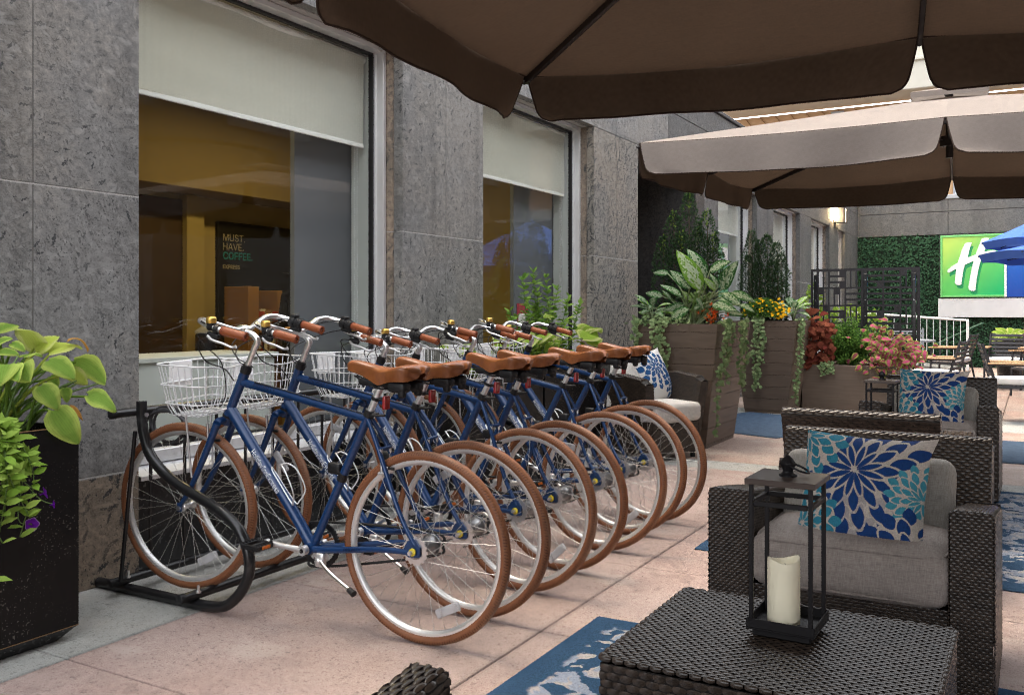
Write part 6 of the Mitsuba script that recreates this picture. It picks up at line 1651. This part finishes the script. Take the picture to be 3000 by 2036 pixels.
part(k, 'stems', stm, 'stem_green', kind='stuff'); part(k, 'foliage', leaves(P, D, Nn, rng.uniform(.045, .075, len(P)), rng.uniform(.024, .036, len(P)), rng.integers(0, 90, len(P)), rows=3), 'laurel_leaf', kind='stuff')
k = thing('hosta', 'lime leaves of a hosta half hidden by the handlebars before the grey pillar', 'plant', 'hostas in the black planters')
for i in range(16):
    a = rng.uniform(0, 2 * PI); b = np.array([.30 + .10 * math.cos(a), 5.2 + .2 * math.sin(a), .90 + rng.uniform(-.04, .08)]); e = b + np.array([.11 * math.cos(a), .13 * math.sin(a), rng.uniform(-.10, .02)])
    part(k, 'leaf', big_leaf(b, e, .09, (.3, -.2, 1), .3, i, .6, .18, .02, (.30, 5.2, .76)), 'hosta_lime')

k = thing('dumb_cane', 'large dumb cane with white mottled leaves in the nearer brown planter', 'plant')
leaf_set(k, DIEF, lambda i: 'hosta_yellow' if i == 1 and False else 'dieffenbachia_leaf', (.83, 8.10, 1.06), (.36, .48), .12, 0, up=(.25, -.75, .55), spread=.06, sr=.006, fold=.25, wave=.006)
for j in range(9): part(k, 'stem', M().tube(curve([(.83 + rng.normal(0, .06), 8.1 + rng.normal(0, .05), 1.05), (.83 + rng.normal(0, .08), 8.1, 1.2), (.85 + rng.normal(0, .14), 8.1 + rng.normal(0, .06), 1.38)], 5), .011, 8), 'stem_green')
def column_shrub(label, spires, zb, seed, nl, r0):
    k = thing('box_column', label, 'shrub', 'clipped dark green columns'); rs = np.random.default_rng(seed)
    stm, P, D, Nn, tipP = M(), [], [], [], []
    for (x, y, zt, rr) in spires:
        stm.tube(curve([(x, y, zb), (x + .01, y, (zb + zt) / 2), (x, y, zt - .03)], 6), np.linspace(.012, .003, 13), 6)
        n = int(nl * (zt - zb) * rr / .1)
        z = zb + (zt - zb) * rs.uniform(0, 1, n) ** .9; t = (z - zb) / (zt - zb)
        R = rr * (np.minimum(1, (1.02 - t) * 3.2) ** .7) * (.82 + .36 * meshkit.noise(np.stack([z * 9 + x * 7, z * 0 + y, z * 0], -1), seed)) * (.75 + .25 * np.minimum(1, t * 4))
        a = rs.uniform(0, 2 * PI, n); q = R * rs.uniform(.25, 1, n) ** .5
        P.append(np.stack([x + q * np.cos(a), y + q * np.sin(a), z], 1)); D.append(np.stack([np.cos(a) * .7, np.sin(a) * .7, rs.uniform(.1, 1.3, n)], 1)); Nn.append(np.stack([np.cos(a) * .3 + rs.normal(0, .4, n), np.sin(a) * .3 + rs.normal(0, .4, n), rs.uniform(.4, 1, n)], 1))
        for z in np.linspace(zt - .16, zt + .02, 26): tipP.append((x + rs.normal(0, .018), y + rs.normal(0, .018), z))
    P, D, Nn = np.vstack(P), np.vstack(D), np.vstack(Nn); n = len(P)
    part(k, 'stems', stm, 'stem_brown', kind='stuff')
    part(k, 'foliage', leaves(P, D, Nn, rs.uniform(.022, .036, n), rs.uniform(.012, .018, n), rs.integers(0, 90, n)), 'box_leaf', kind='stuff')
    tp = np.array(tipP); n = len(tp)
    part(k, 'new_growth', leaves(tp, np.stack([rs.normal(0, .5, n), rs.normal(0, .5, n), rs.uniform(.5, 1.2, n)], 1), rs.normal(0, 1, (n, 3)), .03, .014, rs.integers(0, 90, n)), 'box_bright' if r0 else 'box_leaf', kind='stuff')
column_shrub('tall clipped column shrub with pale tips behind the big mottled leaves', [(.68, 8.45, 2.34, .13), (.53, 8.45, 2.16, .12), (.86, 8.45, 2.15, .13), (.93, 8.4, 1.92, .11), (.44, 8.4, 1.92, .11), (.62, 8.4, 1.95, .15), (.78, 8.42, 1.98, .15)], 1.05, 4, 900, True)
column_shrub('denser dark column shrub behind the orange chrysanthemums', [(.52, 11.3, 2.20, .13), (.62, 11.3, 2.08, .14), (.70, 11.32, 2.14, .14), (.83, 11.3, 2.04, .13), (.88, 11.3, 1.9, .11), (.48, 11.28, 1.9, .11), (.62, 11.25, 1.8, .17), (.78, 11.25, 1.8, .16)], 1.05, 9, 1000, False)
k = thing('chrysanthemum', 'round green chrysanthemum with yellow and orange flowers in the farther brown planter', 'plant')
n = 2600; d = rng.normal(0, 1, (n, 3)); d /= np.linalg.norm(d, axis=1, keepdims=True); d[:, 2] = np.abs(d[:, 2]) * 1.1 - .25
P = np.array([.74, 11.0, 1.19]) + d * np.array([.24, .20, .20]) * rng.uniform(.6, 1, (n, 1)) ** .4
part(k, 'foliage', leaves(P, d + rng.normal(0, .5, (n, 3)), d + rng.normal(0, .3, (n, 3)) + np.array([0, 0, .5]), rng.uniform(.024, .036, n), .014, rng.integers(0, 90, n)), 'shrub_leaf', kind='stuff')
P, D = [], []
for i in range(72):
    if i < 24: c = np.array([.98, 10.88, 1.22]) + rng.normal(0, 1, 3) * np.array([.075, .05, .06]) - np.array([0, 0, .0])
    else:
        q = rng.normal(0, 1, 3); q /= np.linalg.norm(q); q[2] = abs(q[2]); q[1] = -abs(q[1]); c = np.array([.74, 11.0, 1.16]) + q * np.array([.25, .21, .21])
    nn = np.array([rng.normal(.1, .3), -.8, .6]); F = frame_z(nn)
    for j in range(9 if i < 24 else 5): a = j * 2 * PI / (9 if i < 24 else 5); P.append(c); D.append((F[:, 0] * math.cos(a) + F[:, 1] * math.sin(a) + F[:, 2] * .3, F[:, 2], .024 if i < 24 else .014))
part(k, 'flowers', leaves(P, [q[0] for q in D], [q[1] for q in D], np.array([q[2] for q in D]), .012, rng.integers(0, 90, len(P))), 'petal_orange', kind='stuff')
k = thing('celosia', 'small red orange flowers beside the big mottled leaves', 'plant')
P, D = [], []
for i in range(26):
    c = np.array([1.10, 7.88, 1.17]) + rng.normal(0, 1, 3) * np.array([.05, .03, .035])
    for j in range(5): P.append(c); D.append(rng.normal(0, 1, 3) + np.array([0, -.6, .6]))
part(k, 'flowers', leaves(P, D, rng.normal(0, 1, (len(P), 3)), .034, .010, rng.integers(0, 90, len(P))), 'petal_red', kind='stuff'); part(k, 'stalk', M().tube([(1.09, 7.92, 1.05), (1.10, 7.9, 1.15)], .004, 6), 'stem_green')
def broad_plant(label, c, n, ln, mat='dieffenbachia_leaf'):
    k = thing('leafy_plant', label, 'plant')
    for i in range(n):
        a = i * 2.4 + rng.uniform(-.3, .3); el = rng.uniform(.1, 1.0); b = np.array(c) + np.array([.05 * math.cos(a), .05 * math.sin(a), .10 + .1 * el]); e = b + ln * np.array([math.cos(a) * (1.1 - el * .6), math.sin(a) * (1.1 - el * .6), el * .75 - .25])
        part(k, 'leaf', big_leaf(b, e, ln * .36, (.2, -.4, 1), .2, i, 0, .22, .006, c, sr=.004), mat)
broad_plant('white and green broad leaves at the right end of the farther brown planter', (1.06, 11.15, 1.08), 15, .24)
broad_plant('white and green broad leaves at the left end of the nearer brown planter', (.50, 7.95, 1.08), 13, .20)

def vines(name, label, starts, lens, sp, mat='ivy_leaf', out=(.3, -1.0), sz=.030):
    k = thing(name, label, 'plant', 'trailing silver green vines'); stm, P, D, Nn = M(), [], [], []
    for (x, y, z), L in zip(starts, lens):
        o = np.array([out[0], out[1], 0]) * .06; ph = rng.uniform(0, 6)
        c = [np.array([x, y, z]) - o, np.array([x, y, z]) + o * .4 + np.array([0, 0, .015])]
        for j in range(1, 9): c.append(np.array([x, y, z]) + o * (.75 - .4 * j / 8 * (1 if sp < .1 else 0)) + np.array([.018 * math.sin(j * 1.1 + ph) - .10 * (z - .3 > 1) * 0, 0, -L * j / 8]) + np.array(taper) * L * j / 8)
        c = curve(c, 5); stm.tube(c, .0014, 4)
        dl = np.concatenate([[0], np.cumsum(np.linalg.norm(np.diff(c, axis=0), axis=1))])
        for s in np.arange(.03, dl[-1], .0125 * 30 * sz):
            if rng.random() < .12: continue
            q = np.array([np.interp(s, dl, c[:, i]) for i in range(3)]); a = rng.uniform(0, 2 * PI)
            P.append(q); D.append((math.cos(a) + out[0] * .5, out[1] * .55 + rng.normal(0, .3), math.sin(a) * .8 - .1)); Nn.append((out[0] + rng.normal(0, .35), out[1] + rng.normal(0, .35), .55))
    n = len(P)
    part(k, 'stems', stm, 'stem_green', kind='stuff'); part(k, 'foliage', leaves(P, D, Nn, rng.uniform(sz * .8, sz * 1.25, n), rng.uniform(sz * .85, sz * 1.2, n), rng.integers(0, 90, n), rows=3, fold=.15), mat, kind='stuff')
taper = (0, .08, 0)
vines('ivy', 'pale vine falling over the left part of the nearer brown planter', [(.62 + .035 * i, 7.70, 1.11) for i in range(4)], [.62, .75, .68, .40], .05, sz=.036)
vines('ivy', 'short vine at the left corner of the nearer brown planter beside the pillar', [(.43 + .02 * i, 7.70, 1.11) for i in range(3)], [.22, .3, .16], .05, sz=.034)
n = 160; P = np.array([.62, 7.80, 1.12]) + rng.normal(0, 1, (n, 3)) * np.array([.13, .07, .03])
solo('ground_vine', leaves(P, rng.normal(0, 1, (n, 3)), rng.normal(0, .4, (n, 3)) + np.array([0, -.5, 1]), .036, .034, rng.integers(0, 90, n), rows=3), 'ivy_leaf', 'mat of round pale leaves spilling over the rim of the nearer brown planter', 'plant')
taper = (-.14, 0, 0)
vines('ivy', 'long thin vine hanging down the right side of the nearer brown planter', [(1.20, 7.80 + .05 * i, 1.10) for i in range(5)], [.45, .98, .60, .35, .52], .2, out=(1.0, -.3), sz=.038)
taper = (-.02, .06, 0)
vines('ivy', 'dense pale vine between the two tall brown planters', [(1.22 + .0 * i, 8.3 + .08 * i, 1.10) for i in range(3)] + [(.66 + .035 * i, 10.84, 1.11) for i in range(4)], [.55, .62, .4, .80, .88, .80, .5], .2, out=(.5, -.9), sz=.040)
taper = (-.10, 0, 0)
vines('ivy', 'pale vine down the right corner of the farther brown planter', [(1.17, 10.90 + .06 * i, 1.10) for i in range(3)], [.9, .86, .98], .2, out=(1.0, -.3), sz=.040)
k = thing('coleus', 'dark red coleus at the left end of the low brown planter', 'plant', 'coleus in the low planter')
leaf_set(k, COLEUS, 'coleus_red', (1.28, 11.75, .55), (.62, .85), .2, .5, up=(.15, -.8, .6), spread=.08, sr=.003)
for i in range(110):
    b = np.array([1.27, 11.64, .82]) + rng.uniform(-1, 1, 3) * np.array([.17, .09, .27]); e = b + np.array([rng.normal(0, .06), -.03, rng.normal(-.02, .05)])
    part(k, 'leaf', big_leaf(b, e, .085, (.1, -.9, .5), .2, 40 + i, .5, .2, .01, None, 7, 5), 'coleus_red')
k = thing('coleus', 'pink and green coleus at the right end of the low brown planter', 'plant', 'coleus in the low planter')
leaf_set(k, PINK, 'coleus_pink', (1.92, 11.8, .55), (.62, .85), .2, .5, up=(.15, -.8, .6), spread=.08, sr=.003)
for i in range(170):
    b = np.array([2.08, 11.58, .72]) + rng.normal(0, 1, 3) * np.array([.19, .07, .14]); e = b + np.array([rng.normal(0, .05), -.03, rng.normal(-.02, .045)])
    part(k, 'leaf', big_leaf(b, e, .072, (.1, -.9, .5), .2, 50 + i, .5, .2, .01, None, 7, 5), 'coleus_pink')
k = thing('green_shrub', 'fine leaved green shrub in the middle of the low brown planter', 'shrub')
P, D, stm = [], [], M()
for i in range(150):
    a = rng.uniform(0, 2 * PI); r = rng.uniform(.0, .36); b = np.array([1.58, 11.85, .50]); e = b + np.array([r * math.cos(a) * 1.3, r * math.sin(a) * .7, rng.uniform(.22, .62) - r * .35]); c = curve([b, lerp(b, e, .5) + np.array([0, 0, .05]), e], 7); stm.tube(c, .0025, 4)
    for q in c[4:]:
        for _ in range(7): P.append(q + rng.normal(0, .018, 3)); D.append(rng.normal(0, 1, 3) + np.array([0, -.2, .5]))
part(k, 'stems', stm, 'stem_green', kind='stuff'); part(k, 'foliage', leaves(P, D, rng.normal(0, .5, (len(P), 3)) + np.array([0, -.5, .8]), rng.uniform(.024, .040, len(P)), .018, rng.integers(0, 90, len(P))), 'shrub_leaf', kind='stuff')
taper = (0, 0, 0)
vines('ivy', 'short vine over the front of the low brown planter', [(1.30 + .03 * i, 11.60, .57) for i in range(5)], [.10, .14, .12, .07, .1], .2, out=(0, -1), sz=.036)
k = thing('bright_bush', 'bright green bush seen through the black lattice screen', 'shrub')
n = 900; d = rng.normal(0, 1, (n, 3)); d /= np.linalg.norm(d, axis=1, keepdims=True); P = np.array([1.35, 13.3, 1.02]) + d * np.array([.50, .25, .26]) * rng.uniform(.5, 1, (n, 1)) ** .5
P[:200] = np.array([.92, 13.0, 1.32]) + d[:200] * np.array([.10, .1, .24])
part(k, 'foliage', leaves(P, d + rng.normal(0, .6, (n, 3)), rng.normal(0, .5, (n, 3)) + np.array([0, -.4, 1]), rng.uniform(.05, .075, n), .034, rng.integers(0, 90, n), rows=3), 'box_bright', kind='stuff')
part(k, 'tub', M().lathe([(.0, .0), (.30, .0), (.34, .78), (.30, .78)], 20, (1.35, 13.3, 0)), 'planter_brown'); part(k, 'stem', M().tube([(.92, 13.0, .4), (.92, 13.0, 1.2)], .012, 6).tube([(1.2, 13.3, .7), (.92, 13.0, 1.0)], .012, 6), 'stem_green')
k = thing('hosta', 'small bright hosta in a dark pot by the far hedge', 'plant')
for i in range(26):
    a = i * 2.4; el = rng.uniform(-.1, .9); b = np.array([3.22, 17.0, .80]) + np.array([.08 * math.cos(a), .08 * math.sin(a), .05 * el]); e = b + .20 * np.array([math.cos(a), math.sin(a), el - .3])
    part(k, 'leaf', big_leaf(b, e, .13, (.1, -.6, .8), .25, i, .6, .2, .01, None, 7, 5), 'hosta_lime')
part(k, 'pot', M().lathe([(0, 0), (.18, 0), (.24, .76), (.20, .76), None, (.2, .74), (0, .74)], 24, (3.22, 17.0, 0)), 'black_panel')
k = thing('coleus', 'dark mottled coleus spilling from a tall pot at the right edge', 'plant')
for i in range(70):
    z = rng.uniform(.45, 1.22); a = rng.uniform(0, 2 * PI); r = .17 * (1.15 - .35 * abs(z - .8)); b = np.array([3.62 + r * .5 * math.cos(a), 13.6 + r * .5 * math.sin(a), z]); e = b + np.array([.10 * math.cos(a), .10 * math.sin(a), -.03])
    part(k, 'leaf', big_leaf(b, e, .08, (.1, -.8, .5), .2, i, .5, .2, .01, None, 7, 5), 'coleus_red' if i % 3 else 'coleus_pink')
part(k, 'pot', M().lathe([(0, 0), (.13, 0), (.16, .6), (.0, .6)], 20, (3.62, 13.6, 0)), 'black_panel'); part(k, 'stem', M().tube([(3.62, 13.6, .6), (3.62, 13.6, 1.2)], .02, 8), 'stem_brown')

P = []
for i in range(70): P.append((rng.uniform(.2, 2.6), rng.uniform(1.6, 6.0), .0035))
n = len(P)
solo('dry_bits', leaves(P, rng.normal(0, 1, (n, 3)) * np.array([1, 1, .05]), np.tile([0, .1, 1.0], (n, 1)), rng.uniform(.004, .013, n), rng.uniform(.003, .007, n), rng.integers(0, 90, n)), 'stem_brown', 'tiny dry leaf bits scattered on the pink paving', 'litter', kind='stuff')
